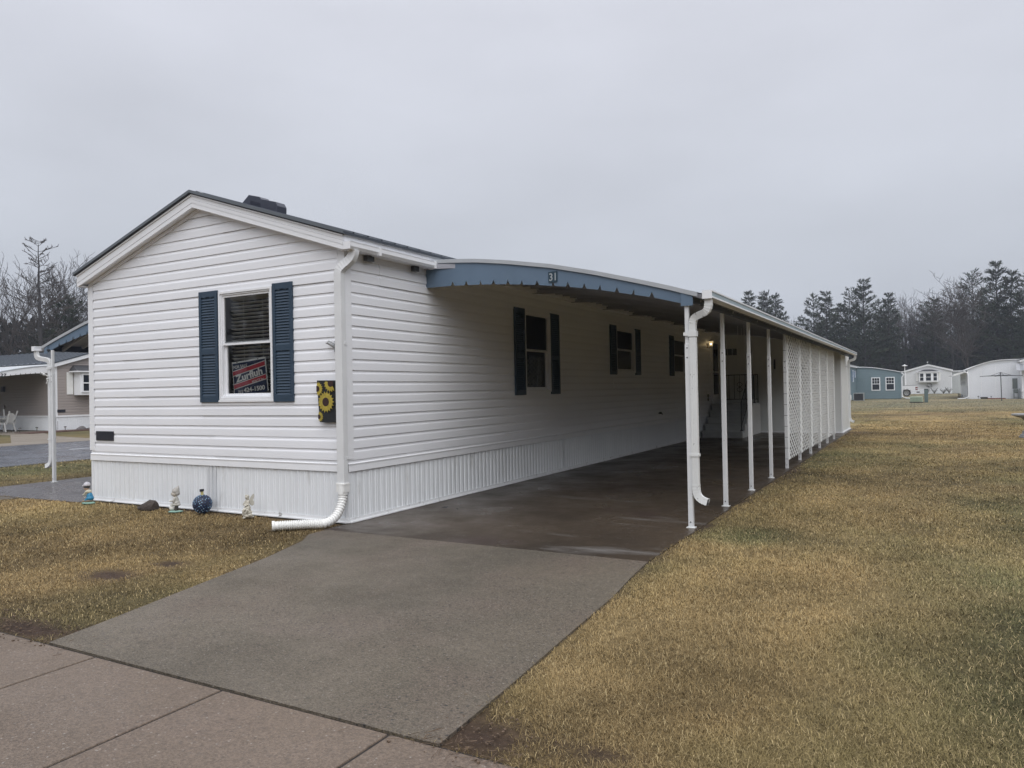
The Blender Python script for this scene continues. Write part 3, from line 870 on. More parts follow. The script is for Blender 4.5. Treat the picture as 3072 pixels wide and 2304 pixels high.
        path = bez((xd, yd, 2.06 + dz * .5), (xd, yd, 2.17 + dz), (xd + (xg - xd) * .1, yd, 2.175 + dz), mid, 14) + bez(mid, (xd + (xg - xd) * .9, yg, 2.215 + dz), (xg, yg, 2.22 + dz), (xg, yg, 2.345 + dz), 14)[1:]
        mb.tube(path, [1.0 + (.08 if k % 2 else 0) * (1 if 2 < k < 26 else 0) for k in range(29)], sq=(.034, .027), up=(0, 1, 0))
        mb.build("elbow", m_, root)
        mb = MB()
        path = bez((xd, yd, .46), (xd, yd, .33), (xd + sd * .02, yd, .30), (xd + sd * .125, yd - .02, .275), 18)
        mb.tube(path, [1.06 + (.05 if k % 2 else 0) for k in range(19)], sq=(.033, .027), up=(0, 1, 0), cap=False)
        mb.build("outlet_elbow", m_, root)
        mb = MB(); e_ = path[-1]; mb.box((e_.x - .006, e_.y - .026, e_.z - .026), (e_.x - .001 if sd > 0 else e_.x + .005, e_.y + .026, e_.z + .026)); mb.build("outlet_opening", DARK, root)
    dspout(y0 - .05, posts[0] - .012, dirty)
    if ds_far: dspout(y1 + .0, y1 - .05, False)

YP0, YSP = 1.2414, 1.52272
posts = [YP0 + YSP * k for k in range(10)]
cp = thing("carport_canopy", "long blue-fronted arched carport canopy on white posts beside the white home, number 31", "carport", (0, 0, 0))
canopy(cp, 1, 1.0, 0, 1.20, 19.05, .35, posts, CANBLUE, GUTBAND, CANUNDER, ties=range(4, 10))
# number plaque 31
a_ = math.atan2(-.35, 3.6)
pc = MB(); pc.box((-.06, -.006, 0), (.06, -.001, .125), Matrix.Translation((1.94, 1.358, 2.695)) @ Matrix.Rotation(a_, 4, "Z"))
pl = pc.build("number_plaque", mat("dark_teal_plate", (.02, .045, .065), .4, .1, 8), cp)
text_obj("31", .1, mat("plaque_ink", (.35, .38, .40), .5, .05, 9), pl, Matrix.Translation((1.94, 1.358, 2.695)) @ Matrix.Rotation(a_, 4, "Z") @ Matrix.Translation((-.046, -.008, .018)) @ Matrix.Rotation(PI / 2, 4, "X"), "number", fit=(.088, .088), bold=.001)
# hanging hooks
for x, y, z in ((2.16, 10.0, 2.115), (1.9, 11.6, 2.15), (2.5, 9.0, 2.0), (.35, 15.4, 2.85)):
    mb = MB(); zt = interp(ARCH, x) - .06; mb.tube([(x, y, zt), (x, y, z), (x + .01, y, z - .015), (x + .02, y, z)], .006, 6); mb.build("hanging_hook", ALU, cp)
# lattice panels between posts 5..10
def lattice(parent, x, ya, yb, z0, z1, lean=0.0, thin=.0):
    mb = MB(); PH = .215; sl_ = .54; wd = .0150
    for s_, xo in ((1, 0), (-1, .0016)):
        for k in range(-40, 41):
            c = k * PH
            # line: y - ya = s*(z - z0) + c
            pts = []
            za, zb = z0, z1
            yA = s_ * (za - z0) / sl_ + c; yB = s_ * (zb - z0) / sl_ + c
            L_ = yb - ya
            # clip to 0..L_
            t0, t1 = 0.0, 1.0; dy = yB - yA
            for lim, sg in ((0, 1), (L_, -1)):
                num = (lim - yA) * sg; den = dy * sg
                if abs(den) < 1e-9: continue
                tt = num / den
                if den > 0: t0 = max(t0, tt)
                else: t1 = min(t1, tt)
            if t1 - t0 < .01: continue
            P0 = Vector((x + xo + lean * (t0), ya + yA + dy * t0, za + (zb - za) * t0)); P1 = Vector((x + xo + lean * t1, ya + yA + dy * t1, za + (zb - za) * t1))
            d = (P1 - P0).normalized(); s = Vector((0, -d.z, d.y)) * wd
            q = [P0 - s, P0 + s, P1 + s, P1 - s]
            mb.prism(q, (.0014, 0, 0))
    # frame stiles
    mb.box((x - .004, ya - .004, z0), (x + .020, ya + .022, z1)); mb.box((x - .004, yb - .022, z0), (x + .020, yb + .004, z1))
    return mb.build("lattice_panel", LATT, parent)
for k in range(4, 9):
    lattice(cp, 3.5575, posts[k] + .03, posts[k + 1] - .03, .15, 2.325)
# ------------------------------------------------------------------ storage shed at the end of the carport
sh = thing("storage_shed", "white panelled storage room closing the far end of the carport", "shed", (1.8, 18.7, 0))
sh.location = (0, 0, 0)
mb = MB(); y_s = 17.5
mb.box((.03, y_s, 0), (3.51, y_s + .04, 3.0)) if False else None
xs3 = [.03 + i * .29 for i in range(12)] + [3.50]
for a, b in zip(xs3, xs3[1:]):
    mb.face([(a, y_s, 0.005), (b, y_s, 0.005), (b, y_s, interp(ARCH, b) - .07), (a, y_s, interp(ARCH, a) - .07)])
mb.build("front_wall", SHEDW, sh)
mb = MB()
for y in np.arange(y_s, 20.1, .30):
    mb.face([(3.50, y, .005), (3.50, y + .285, .005), (3.50, y + .285, 2.335), (3.50, y, 2.335)]); mb.face([(3.50, y + .285, .005), (3.492, y + .2925, .005), (3.492, y + .2925, 2.335), (3.50, y + .285, 2.335)]); mb.face([(3.492, y + .2925, .005), (3.50, y + .30, .005), (3.50, y + .30, 2.335), (3.492, y + .2925, 2.335)])
mb.build("side_wall", SHEDW, sh)
mb = MB(); mb.box((3.478, y_s - .008, .004), (3.512, y_s - .0005, 2.33)); mb.box((3.5015, y_s, .004), (3.512, y_s + .06, 2.33)); mb.box((.03, y_s - .014, .004), (3.5, y_s - .001, .05)); mb.box((3.5015, y_s, .0), (3.53, 20.1, .03)); mb.build("trim", VINYL2, sh)
mb = MB()
for x in (.05, .20, .35): mb.box((x + .03, y_s - .02, 2.43), (x + .155, y_s - .002, 2.63))
mb.build("louvre_vent", mat("grey_louvre", (.10, .11, .11), .6, .1, 10), sh)
mb = MB(); mb.box((1.62, y_s - .03, 1.95), (1.66, y_s - .002, 2.25)); mb.build("thermometer", DARK, sh)

# ------------------------------------------------------------------ steps and railings
st = thing("entry_steps", "grey precast entry steps with a landing under the side door", "steps", (.6, 16, 0)); st.location = (0, 0, 0)
mb = MB(); n = 5
tops = [.185, .37, .555, .74, .925]; ys = [14.84, 15.14, 15.43, 15.72, 16.02]
prevz = 0
for k in range(5):
    y1_ = 17.46 if k == 4 else ys[k + 1]
    mb.box((.05, ys[k] - .02, tops[k] - .05), (1.19, y1_ + (0 if k == 4 else .05), tops[k]))
    mb.box((.07, ys[k], prevz if k == 0 else tops[k - 1] + .0), (1.17, ys[k] + .05, tops[k] - .051))
    prevz = tops[k]
mb.build("tread", STEPM, st)
mb = MB()
poly = [(1.171, 14.85, 0)]
for k in range(5): poly += [(1.171, ys[k] + .001, tops[k] - .052), (1.171, (ys[k + 1] if k < 4 else 17.45), tops[k] - .052)]
poly += [(1.171, 17.45, 0)]
for k in range(5):
    y1_ = 17.45 if k == 4 else ys[k + 1]
    mb.box((1.171, ys[k], .0), (1.200, y1_ - .0005, tops[k] - .052))
mb.build("side_panel", mat("step_side", (.62, .62, .60), .6, .05, 4), st)
rl = thing("stair_railing", "black wrought-iron railing running down the entry steps", "railing", (0, 0, 0))
mb = MB()
mb.tube([(1.14, 14.98, .185), (1.14, 14.98, .98)], .014, 6); mb.tube([(1.14, 16.85, .925), (1.14, 16.85, 1.80)], .016, 6)
mb.tube([(1.14, 14.98, .98), (1.14, 16.05, 1.74), (1.14, 16.85, 1.79)], .014, 6); mb.tube([(1.14, 15.02, .33), (1.14, 16.05, 1.05), (1.14, 16.85, 1.05)], .011, 6)
mb.build("handrail", IRON, rl)
mb = MB()
for k in range(1, 15):
    y = 14.98 + k * .125
    if y > 16.8: break
    zt = .98 + (y - 14.98) * .71 if y < 16.05 else 1.74 + (y - 16.05) * .0625
    zb = .33 + (y - 15.02) * .70 if y < 16.05 else 1.05
    mb.tube([(1.14, y, zb), (1.14, y, zt)], .007, 5)
mb.build("baluster", IRON, rl)
mb = MB(); mb.lathe([(.055, 0), (.05, .012), (.02, .025)], 12, (1.14, 14.98, .186)); mb.lathe([(.055, 0), (.05, .012), (.02, .025)], 12, (1.14, 16.85, .926)); mb.build("foot", IRON, rl)
rl2 = thing("landing_railing", "black iron railing with a scroll ornament across the back of the landing", "railing", (0, 0, 0))
mb = MB(); mb.tube([(.10, 17.40, 1.80), (1.14, 17.40, 1.80)], .012, 6); mb.tube([(.10, 17.40, 1.04), (1.14, 17.40, 1.04)], .010, 6)
mb.tube([(1.14, 17.40, .925), (1.14, 17.40, 1.80)], .014, 6); mb.tube([(.10, 17.40, .925), (.10, 17.40, 1.80)], .012, 6); mb.build("handrail", IRON, rl2)
mb = MB()
for k in range(1, 7): mb.tube([(.10 + k * .165, 17.40, 1.04), (.10 + k * .165, 17.40, 1.80)], .007, 5)
mb.build("baluster", IRON, rl2)
mb = MB()
for sx in (1, -1):
    for sz in (1, -1):
        mb.tube([(.595 + sx * .08 * math.sin(t_ * PI) , 17.395, 1.42 + sz * .16 * (1 - t_) ) for t_ in np.linspace(0, 1, 9)], .006, 5)
mb.build("scroll", IRON, rl2)

# porch lantern: lit in the photograph
lan = thing("porch_lantern", "lit brass lantern with glass panes beside the side door", "lamp", (.013, 15.78, 2.66))
mb = MB(); mb.box((.0, -.05, -.06), (.012, .05, .08)); mb.tube([(.01, 0, -.02), (.06, 0, -.06), (.11, 0, -.03)], .008, 6); mb.build("bracket", mat("brass", (.25, .16, .06), .35, .1, 8, metal=.8), lan)
mb = MB(); mb.lathe([(.03, -.04), (.045, -.02), (.045, -.01)], 6, (.12, 0, 0)); mb.lathe([(.075, .14), (.05, .17), (.012, .20)], 6, (.12, 0, 0)); mb.build("cap", MATS["brass"], lan)
gm = bpy.data.materials.new("lantern_glass"); gm.use_nodes = True
gt_ = gm.node_tree; gt_.nodes.clear(); go = gt_.nodes.new("ShaderNodeOutputMaterial"); gx = gt_.nodes.new("ShaderNodeMixShader"); gx.inputs[0].default_value = .35
g1 = gt_.nodes.new("ShaderNodeBsdfTransparent"); g2 = gt_.nodes.new("ShaderNodeEmission"); g2.inputs[0].default_value = (1, .75, .38, 1); g2.inputs[1].default_value = .6
gt_.links.new(g1.outputs[0], gx.inputs[1]); gt_.links.new(g2.outputs[0], gx.inputs[2]); gt_.links.new(gx.outputs[0], go.inputs[0])
mb = MB(); mb.lathe([(.045, -.01), (.075, .14)], 6, (.12, 0, 0)); mb.build("glass", gm, lan)
mb = MB(); mb.ball((.12, 0, .06), .022, 10, 7); mb.build("bulb", mat("bulb_glow", (1, .8, .5), .5, 0, 1, emit=(1, .72, .36, 11)), lan)

# flower wreath stain-like decal by the door: small butterfly ornament
orn = thing("wall_ornament", "small pale butterfly ornament on the siding left of the side door", "ornament", (.016, 15.75, 1.12))
mb = MB()
for s_ in (1, -1):
    mb.ball((.01, s_ * .07, .06), .055, 10, 6, (.15, 1, .9)); mb.ball((.01, s_ * .055, -.05), .045, 10, 6, (.15, 1, .9))
mb.build("wing", mat("ornament_tan", (.32, .28, .24), .6, .3, 30), orn)
mb = MB(); mb.tube([(.012, 0, -.1), (.012, 0, .1)], .01, 6); mb.build("body", DARK, orn)

# ------------------------------------------------------------------ left carport
cl = thing("carport_canopy", "blue-fronted arched carport canopy partly hidden behind the left side of the white home", "carport", (-W, 0, 0))
posts_l = [1.10 + YSP * k for k in range(10)]
canopy(cl, -1, .875, -.03, 1.08, 16.6, .30, posts_l, CANBLUE, VINYL2, CANUNDER, xpost=3.353, dirty=False, ds_far=False)
mb = MB(); mb.box((-3.06, 1.070, 2.305), (-2.97, 1.076, 2.335)); mb.build("slot_plate", DARK, cl)
bl = thing("bracket_hook", "ornate white hook bracket on the left carport downspout", "bracket", (-W - 3.353 * .875 - .07, 1.05, 1.86))
mb = MB(); mb.tube([(0, -.0, 0), (-.05, -.04, .04), (-.10, -.05, .06), (-.12, -.05, .03)], .010, 6); mb.tube([(.0, -.0, -.05), (.04, -.03, -.09), (.03, -.04, -.13)], .010, 6); mb.ball((-.04, -.04, .03), .024, 8, 6); mb.ball((.02, -.02, -.05), .02, 8, 6)
mb.build("hook", mat("weathered_white", (.55, .55, .53), .6, .3, 30), bl)

# ------------------------------------------------------------------ ground colours
rng = np.random.default_rng(7)
_w = [(rng.uniform(.3, 1) * f, rng.uniform(0, 2 * PI), rng.uniform(0, 2 * PI), 1 / f ** .6) for f in (.35, .5, .8, 1.1, 1.7, 2.3, 3.1, 4.5, 6, 8) for _ in range(2)]
def fnoise(x, y):
    s = 0; a = 0
    for f, th, ph, am in _w:
        u = x * math.cos(th) + y * math.sin(th)
        v_ = -x * math.sin(th) + y * math.cos(th)
        s = s + am * np.sin(f * 2.2 * u + ph + 1.3 * np.sin(f * 1.4 * v_ + ph * 2)); a += am
    return s / a * 2.2
def bump2(x, y, cx, cy, rx, ry): return np.exp(-(((x - cx) / rx) ** 2 + ((y - cy) / ry) ** 2))
STRAW = np.array((.285, .207, .098)); GOLD = np.array((.330, .232, .095)); GREEN = np.array((.112, .118, .052)); BROWN = np.array((.165, .113, .060)); SOIL = np.array((.085, .055, .040)); GREY = np.array((.24, .235, .17))
def lawn(x, y):
    """returns colour (n,3) and soil amount"""
    x = np.asarray(x, float); y = np.asarray(y, float)
    n1 = fnoise(x, y); n2 = fnoise(x * 2.7 + 9, y * 2.7 - 4); n3 = fnoise(x * .35 - 3, y * .35 + 8)
    g = np.clip(.42 + .55 * n1 + .2 * n3 + .2 * n2, 0, 1)
    g = np.clip(g + .75 * bump2(x, y, 4.15, 1.1, .5, .5) + .45 * bump2(x, y, 6.9, -1.6, 1.2, 4.5) + .25 * bump2(x, y, 8.2, 4, 2.0, 6), 0, 1)
    g = np.clip(g - .7 * bump2(x, y, 4.4, -2.6, .6, 1.6) - .4 * bump2(x, y, 6.2, 8, 2.5, 5) - .5 * bump2(x, y, 8.5, 20, 6, 4.5) - .22 * (x < 0) * (y < 0), 0, 1)
    c = STRAW[None] * (1 - g[:, None]) + GREEN[None] * g[:, None]
    gd = np.clip(.35 + .5 * n2 + .6 * bump2(x, y, 8.5, 20, 6, 4.5), 0, 1)[:, None] * (1 - g[:, None])
    c = c * (1 - .6 * gd) + GOLD[None] * .6 * gd
    br_ = np.clip(.15 + .5 * fnoise(x * 1.3 - 20, y * 1.3 + 3) + .15 * ((x < 1) & (y < 0)), 0, 1)[:, None]
    c = c * (1 - .55 * br_) + BROWN[None] * .55 * br_
    c = c * np.clip(1 + .36 * fnoise(x * 1.5 + 5, y * 1.5 - 11) + .30 * fnoise(x * 4.3, y * 4.3 + 2), .45, 1.6)[:, None]
    c = np.where((x < -12)[:, None], c * .6 + GREEN[None] * .42, c)
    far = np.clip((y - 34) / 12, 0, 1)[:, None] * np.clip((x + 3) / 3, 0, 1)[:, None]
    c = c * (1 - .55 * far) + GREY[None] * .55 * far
    soil = (1.3 * bump2(x, y, -.25, -2.62, .24, .15) + 1.1 * bump2(x, y, -.15, -2.15, .14, .10) + 1.25 * bump2(x, y, .62, -3.74, .52, .15) + 1.1 * bump2(x, y, 4.03, -3.70, .19, .23) + 1.0 * bump2(x, y, 4.50, -3.62, .20, .10)
            + .9 * np.exp(-((y + .03) / .10) ** 2) * (x < 0) * (x > -W - .1) + .85 * bump2(x, y, 6.1, 32.7, 1.9, .8) * (fnoise(x * 4, y * 4) > -.1)
            + .6 * np.exp(-((x - 3.72) / .10) ** 2) * (y > 1.2) * (y < 20) * (fnoise(x * 6, y * 3) > .15)
            + .8 * bump2(x, y, 3.95, 18.2, .35, .8)
            + .55 * np.exp(-((x - np.interp(y, [-3.85, -3.2, -2.41, -1.5, -.9, -.41, 1.2, 20], [3.895, 3.86, 3.80, 3.74, 3.665, 3.622, 3.61, 3.60]) - .02) / .045) ** 2) * (fnoise(x * 5, y * 5) > -.25)
            + .55 * np.exp(-((x - np.interp(y, [-3.84, -3.5, -2.7, -1.65, -.96, -.68], [1.07, .99, .78, .50, .25, .06]) + .02) / .045) ** 2) * (y < -.6) * (fnoise(x * 5, y * 5) > -.25)
            + .45 * np.exp(-((y + 3.85) / .06) ** 2) * (fnoise(x * 4, y * 4) > -.1))
    soil = np.clip(soil + .25 * n2 * (soil > .15), 0, 1)
    return c, soil

def gmesh(xs, ys, z, name, parent=None, zf=None):
    X, Y = np.meshgrid(xs, ys); nx_, ny_ = len(xs), len(ys)
    v_ = np.stack([X.ravel(), Y.ravel(), np.full(X.size, z)], 1)
    if zf is not None: v_[:, 2] += zf(X.ravel(), Y.ravel())
    i = np.arange(nx_ * ny_).reshape(ny_, nx_)
    f = np.stack([i[:-1, :-1].ravel(), i[:-1, 1:].ravel(), i[1:, 1:].ravel(), i[1:, :-1].ravel()], 1)
    me = bpy.data.meshes.new(name)
    me.vertices.add(len(v_)); me.vertices.foreach_set("co", v_.ravel())
    me.loops.add(f.size); me.loops.foreach_set("vertex_index", f.ravel())
    me.polygons.add(len(f)); me.polygons.foreach_set("loop_start", np.arange(0, f.size, 4)); me.polygons.foreach_set("loop_total", np.full(len(f), 4))
    me.update()
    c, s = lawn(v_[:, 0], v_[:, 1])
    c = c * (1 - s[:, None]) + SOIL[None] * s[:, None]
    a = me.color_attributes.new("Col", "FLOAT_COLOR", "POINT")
    a.data.foreach_set("color", np.concatenate([c * np.clip(.58 + .22 * (v_[:, 1:2] - 8) / 18, .58, .80), np.ones((len(c), 1))], 1).astype(np.float32).ravel())  # shade between the blades put into the ground colour, stronger at low y
    me.validate()
    o = bpy.data.objects.new(name, me); col.objects.link(o)
    return o
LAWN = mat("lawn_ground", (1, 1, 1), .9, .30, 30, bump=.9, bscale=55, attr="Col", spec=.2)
# finer mottling at several scales on the ground material
t = LAWN.node_tree; b = t.nodes["Principled BSDF"]
src = b.inputs["Base Color"].links[0].from_socket
g = t.nodes.new("ShaderNodeNewGeometry")
n9 = t.nodes.new("ShaderNodeTexNoise"); n9.inputs["Scale"].default_value = 2.2; n9.inputs["Detail"].default_value = 9; n9.inputs["Roughness"].default_value = .72
t.links.new(g.outputs["Position"], n9.inputs[0])
r9 = t.nodes.new("ShaderNodeMapRange"); r9.inputs[1].default_value = .3; r9.inputs[2].default_value = .7; r9.inputs[3].default_value = .62; r9.inputs[4].default_value = 1.35
t.links.new(n9.outputs[0], r9.inputs[0])
v9 = t.nodes.new("ShaderNodeVectorMath"); v9.operation = "SCALE"
t.links.new(src, v9.inputs[0]); t.links.new(r9.outputs[0], v9.inputs["Scale"]); t.links.new(v9.outputs[0], b.inputs["Base Color"])

def axis(*seg):
    r_ = []
    for a, b, s in seg: r_ += list(np.arange(a, b, s))
    r_.append(seg[-1][1]); return np.array(r_)
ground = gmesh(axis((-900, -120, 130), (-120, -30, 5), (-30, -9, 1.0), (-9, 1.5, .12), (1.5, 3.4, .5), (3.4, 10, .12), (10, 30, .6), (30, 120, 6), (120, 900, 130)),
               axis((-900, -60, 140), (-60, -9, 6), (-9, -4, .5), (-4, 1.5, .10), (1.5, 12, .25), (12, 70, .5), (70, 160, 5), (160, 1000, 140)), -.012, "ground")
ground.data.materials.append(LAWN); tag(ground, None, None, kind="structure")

# ------------------------------------------------------------------ concrete and asphalt
APRON = concrete("exposed_aggregate", (.142, .118, .088), (.090, .077, .058), 150, .42, pit=1.0, rough=.48, warm=(.132, .102, .080), bump=.7)
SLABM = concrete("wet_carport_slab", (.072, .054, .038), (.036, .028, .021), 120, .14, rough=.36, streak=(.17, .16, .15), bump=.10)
WALKM = concrete("pinkish_walk", (.160, .122, .092), (.128, .098, .074), 130, .26, pit=.3, rough=.50, bump=.3, warm=(.150, .112, .088))
FARW = concrete("far_walk_concrete", (.20, .172, .14), (.17, .146, .118), 60, .1, rough=.7, bump=.1)
ASPH = concrete("wet_asphalt", (.105, .11, .13), (.070, .075, .09), 120, .25, rough=.22, streak=(.055, .058, .07), bump=.15)
def slab(name, poly, z0, z1, m, label=None):
    mb = MB(); mb.prism([(x, y, z0) for x, y in poly], (0, 0, z1 - z0)); o = mb.build(name, m)
    tag(o, label, None, kind="structure"); return o
ap = [(1.07, -3.850), (3.895, -3.856)]
right = [(3.86, -3.2), (3.80, -2.41), (3.74, -1.5), (3.665, -.9), (3.622, -.412)]
left = [(.035, -.412), (.06, -.68), (.25, -.96), (.50, -1.65), (.78, -2.70), (.99, -3.50)]
slab("driveway_apron", ap + right + left, -.10, .004, APRON, "rough exposed-aggregate concrete apron")
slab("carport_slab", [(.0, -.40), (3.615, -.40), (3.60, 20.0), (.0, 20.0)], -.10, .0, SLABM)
jx = [-12.1 + 1.045 * k for k in range(0, 40)]
off = 1.555 - min(jx, key=lambda q: abs(q - 1.555))
jx = [q + off for q in jx]
mb = MB()
for a, b in zip(jx, jx[1:]):
    mb.box((a + .008, -8.4, -.10), (b - .008, -3.866, -.002))
o = mb.build("sidewalk", WALKM, bevel=.006); tag(o, None, None, kind="structure")
slab("joint_bed", [(jx[0], -8.4), (jx[-1], -8.4), (jx[-1], -3.85), (jx[0], -3.85)], -.10, -.009, mat("joint_soil", (.022, .018, .016), .9, .3, 20))
slab("carport_slab", [(-W, -.22), (-W, 18), (-7.93, 18), (-7.93, .33), (-7.6, -.25), (-6.4, -.28)], -.10, -.0, concrete("wet_left_slab", (.115, .105, .108), (.085, .078, .080), 120, .12, rough=.24, streak=(.14, .13, .13), bump=.08))
slab("driveway_apron", [(-6.15, -.30), (-7.95, -.30), (-8.3, -3.85), (-6.9, -3.85)], -.10, -.004, APRON)
slab("road", [(-19.7, -200), (-11.95, -200), (-11.95, 260), (-19.7, 260)], -.06, -.006, ASPH)
mb = MB(); mb.box((-15.93, 6.1, -.005), (-15.83, 60, -.002)); mb.box((-15.93, -40, -.005), (-15.83, -8, -.002)); o = mb.build("road_marking", mat("road_white", (.55, .56, .58), .6, .2, 10)); tag(o, None, None, kind="structure")
slab("far_sidewalk", [(-21.32, -200), (-19.70, -200), (-19.70, 260), (-21.32, 260)], -.05, -.001, FARW)
slab("path", [(-21.32, 7.3), (-21.32, 9.9), (-24.5, 10.5), (-28.5, 12.2), (-33, 12.2), (-33, 10.6), (-27.5, 10.4)], -.05, -.0045, FARW)
slab("patio", [(-28.9, 12.9), (-46, 12.9), (-46, 9.0), (-28.9, 9.0)], -.05, -.002, FARW)
slab("planting_bed", [(-27.7, 11.3), (-27.7, 22), (-28.95, 22), (-28.95, 11.3)], -.05, .03, mat("brown_mulch", (.09, .05, .04), .95, .4, 25, bump=.8, bscale=30))

# ------------------------------------------------------------------ grass blades
def in_poly(x, y, poly):
    inside = np.zeros(x.shape, bool); n = len(poly)
    for i in range(n):
        x1, y1 = poly[i]; x2, y2 = poly[(i + 1) % n]
        if y1 == y2: continue
        c = ((y1 > y) != (y2 > y)) & (x < (x2 - x1) * (y - y1) / (y2 - y1) + x1)
        inside ^= c
    return inside
apoly = ap + right + left
def blocked(x, y, m=.012):
    b = in_poly(x, y, apoly) | ((x > -m) & (x < 3.61 + m) & (y > -.42) & (y < 20)) | (y < -3.862 - m)
    b |= (x > -W - .02) & (x < .02) & (y > -.05) & (y < 21)
    b |= (x < -W) & (x > -7.93) & (y > -.22)
    b |= in_poly(x, y, [(-6.15, -.30), (-7.95, -.30), (-8.3, -3.9), (-6.9, -3.9)])
    return b
camx, camy = 5.678, -6.38
def scatter(x0, x1, y0, y1, dens_fn, dmax):
    n = int((x1 - x0) * (y1 - y0) * dmax)
    x = rng.uniform(x0, x1, n); y = rng.uniform(y0, y1, n)
    keep = rng.uniform(0, dmax, n) < dens_fn(np.hypot(x - camx, y - camy))
    x, y = x[keep], y[keep]
    # rough view wedge with a generous margin
    fx, fy = x - camx, y - camy
    dep = -.4863 * fx + .8737 * fy; lat = .8735 * fx + .4864 * fy
    wob = .050 * fnoise(x * 5, y * 5)
    k = (dep > .8) & (np.abs(lat) < dep * .80 + 2.6) & ~blocked(x + wob, y + .03 * fnoise(x * 4 + 7, y * 4))
    return x[k], y[k]
def blades(regions, name, label):
    xs_, ys_ = [], []
    for rgn in regions:
        a, b = scatter(*rgn); xs_.append(a); ys_.append(b)
    x = np.concatenate(xs_); y = np.concatenate(ys_)
    c, s = lawn(x, y)
    k = (rng.uniform(0, 1, len(x)) > s * 1.05) & (rng.uniform(0, 1, len(x)) < .78 + .45 * fnoise(x * 9 + 3, y * 9 - 2))
    x, y, c = x[k], y[k], c[k]; n = len(x)
    dist = np.hypot(x - camx, y - camy)
    wv = fnoise(x * .8 + 30, y * .8)
    L_ = rng.uniform(.016, .041, n) * (1 + .22 * wv + .25 * fnoise(x * 7, y * 7))
    wd = (rng.uniform(.0005, .0012, n)) * np.clip(dist / 3.6, 1, 14)
    ang = rng.uniform(0, 2 * PI, n)
    tilt = np.clip(rng.normal(1.26, .28, n), .2, 1.6)       # from vertical: mostly lying over
    edge = (np.abs(y + .06) < .16) & (x < 0)
    dx, dy = np.cos(ang), np.sin(ang)
    px, py = -dy, dx
    h1 = L_ * .55 * np.cos(tilt * .7); r1 = L_ * .55 * np.sin(tilt * .7)
    t2 = np.clip(tilt * 1.25, 0, 1.75)
    h2 = h1 + L_ * .5 * np.cos(t2); r2 = r1 + L_ * .5 * np.sin(t2)
    h2 = np.maximum(h2, .004)
    z0 = np.full(n, -.014)
    V = np.zeros((n, 5, 3))
    V[:, 0] = np.stack([x - px * wd, y - py * wd, z0], 1); V[:, 1] = np.stack([x + px * wd, y + py * wd, z0], 1)
    V[:, 2] = np.stack([x + dx * r1 + px * wd * .85, y + dy * r1 + py * wd * .85, z0 + h1 + .004], 1); V[:, 3] = np.stack([x + dx * r1 - px * wd * .85, y + dy * r1 - py * wd * .85, z0 + h1 + .004], 1)
    V[:, 4] = np.stack([x + dx * r2, y + dy * r2, z0 + h2 + .003], 1)
    base = np.arange(n) * 5
    tri = np.stack([base, base + 1, base + 2, base, base + 2, base + 3, base + 3, base + 2, base + 4], 1).reshape(-1, 3)
    me = bpy.data.meshes.new(name)
    me.vertices.add(n * 5); me.vertices.foreach_set("co", V.reshape(-1))
    me.loops.add(tri.size); me.loops.foreach_set("vertex_index", tri.ravel().astype(np.int32))
    me.polygons.add(len(tri)); me.polygons.foreach_set("loop_start", np.arange(0, tri.size, 3)); me.polygons.foreach_set("loop_total", np.full(len(tri), 3))
    me.update()
    br_ = rng.uniform(.70, 1.40, n)[:, None]
    pale = (rng.uniform(0, 1, n) < .12)[:, None]
    cc = c * br_; cc = np.where(pale, np.array((.52, .41, .22))[None] * rng.uniform(.7, 1.1, n)[:, None], cc)
    dk = (rng.uniform(0, 1, n) < .10)[:, None]; cc = np.where(dk, c * .5, cc)
    colr = np.concatenate([np.repeat(cc, 5, 0), np.ones((n * 5, 1))], 1).astype(np.float32)
    a = me.color_attributes.new("Col", "FLOAT_COLOR", "POINT"); a.data.foreach_set("color", colr.ravel())
    o = bpy.data.objects.new(name, me); col.objects.link(o)
    me.materials.append(mat("grass_blade", (1, 1, 1), .75, .05, 3, attr="Col", spec=.15))
    tag(o, label, "grass", kind="stuff")
    return n
d_near = lambda d: np.clip(30000 * np.minimum(1, (3.2 / np.maximum(d, .1)) ** 1.8), 90, 30000)
nb = blades([(3.55, 11.5, -3.95, 1.0, d_near, 30000), (3.55, 16, 1.0, 9.0, d_near, 7000), (3.55, 24, 9.0, 26, d_near, 1700), (-2, 26, 26, 60, lambda d: np.full_like(d, 110.), 110), (-4, 40, 60, 112, lambda d: np.full_like(d, 40.), 40)], "grass", "matted straw-coloured winter lawn right of the driveway")
nb2 = blades([(-3.5, 1.1, -3.9, -.02, d_near, 14000), (-8.5, -3.5, -3.9, -.02, d_near, 5500), (-12, -7.9, -3.9, 12, d_near, 700)], "grass", "dry brown lawn in front of the gable wall and left of it")
print("blades", nb, nb2)

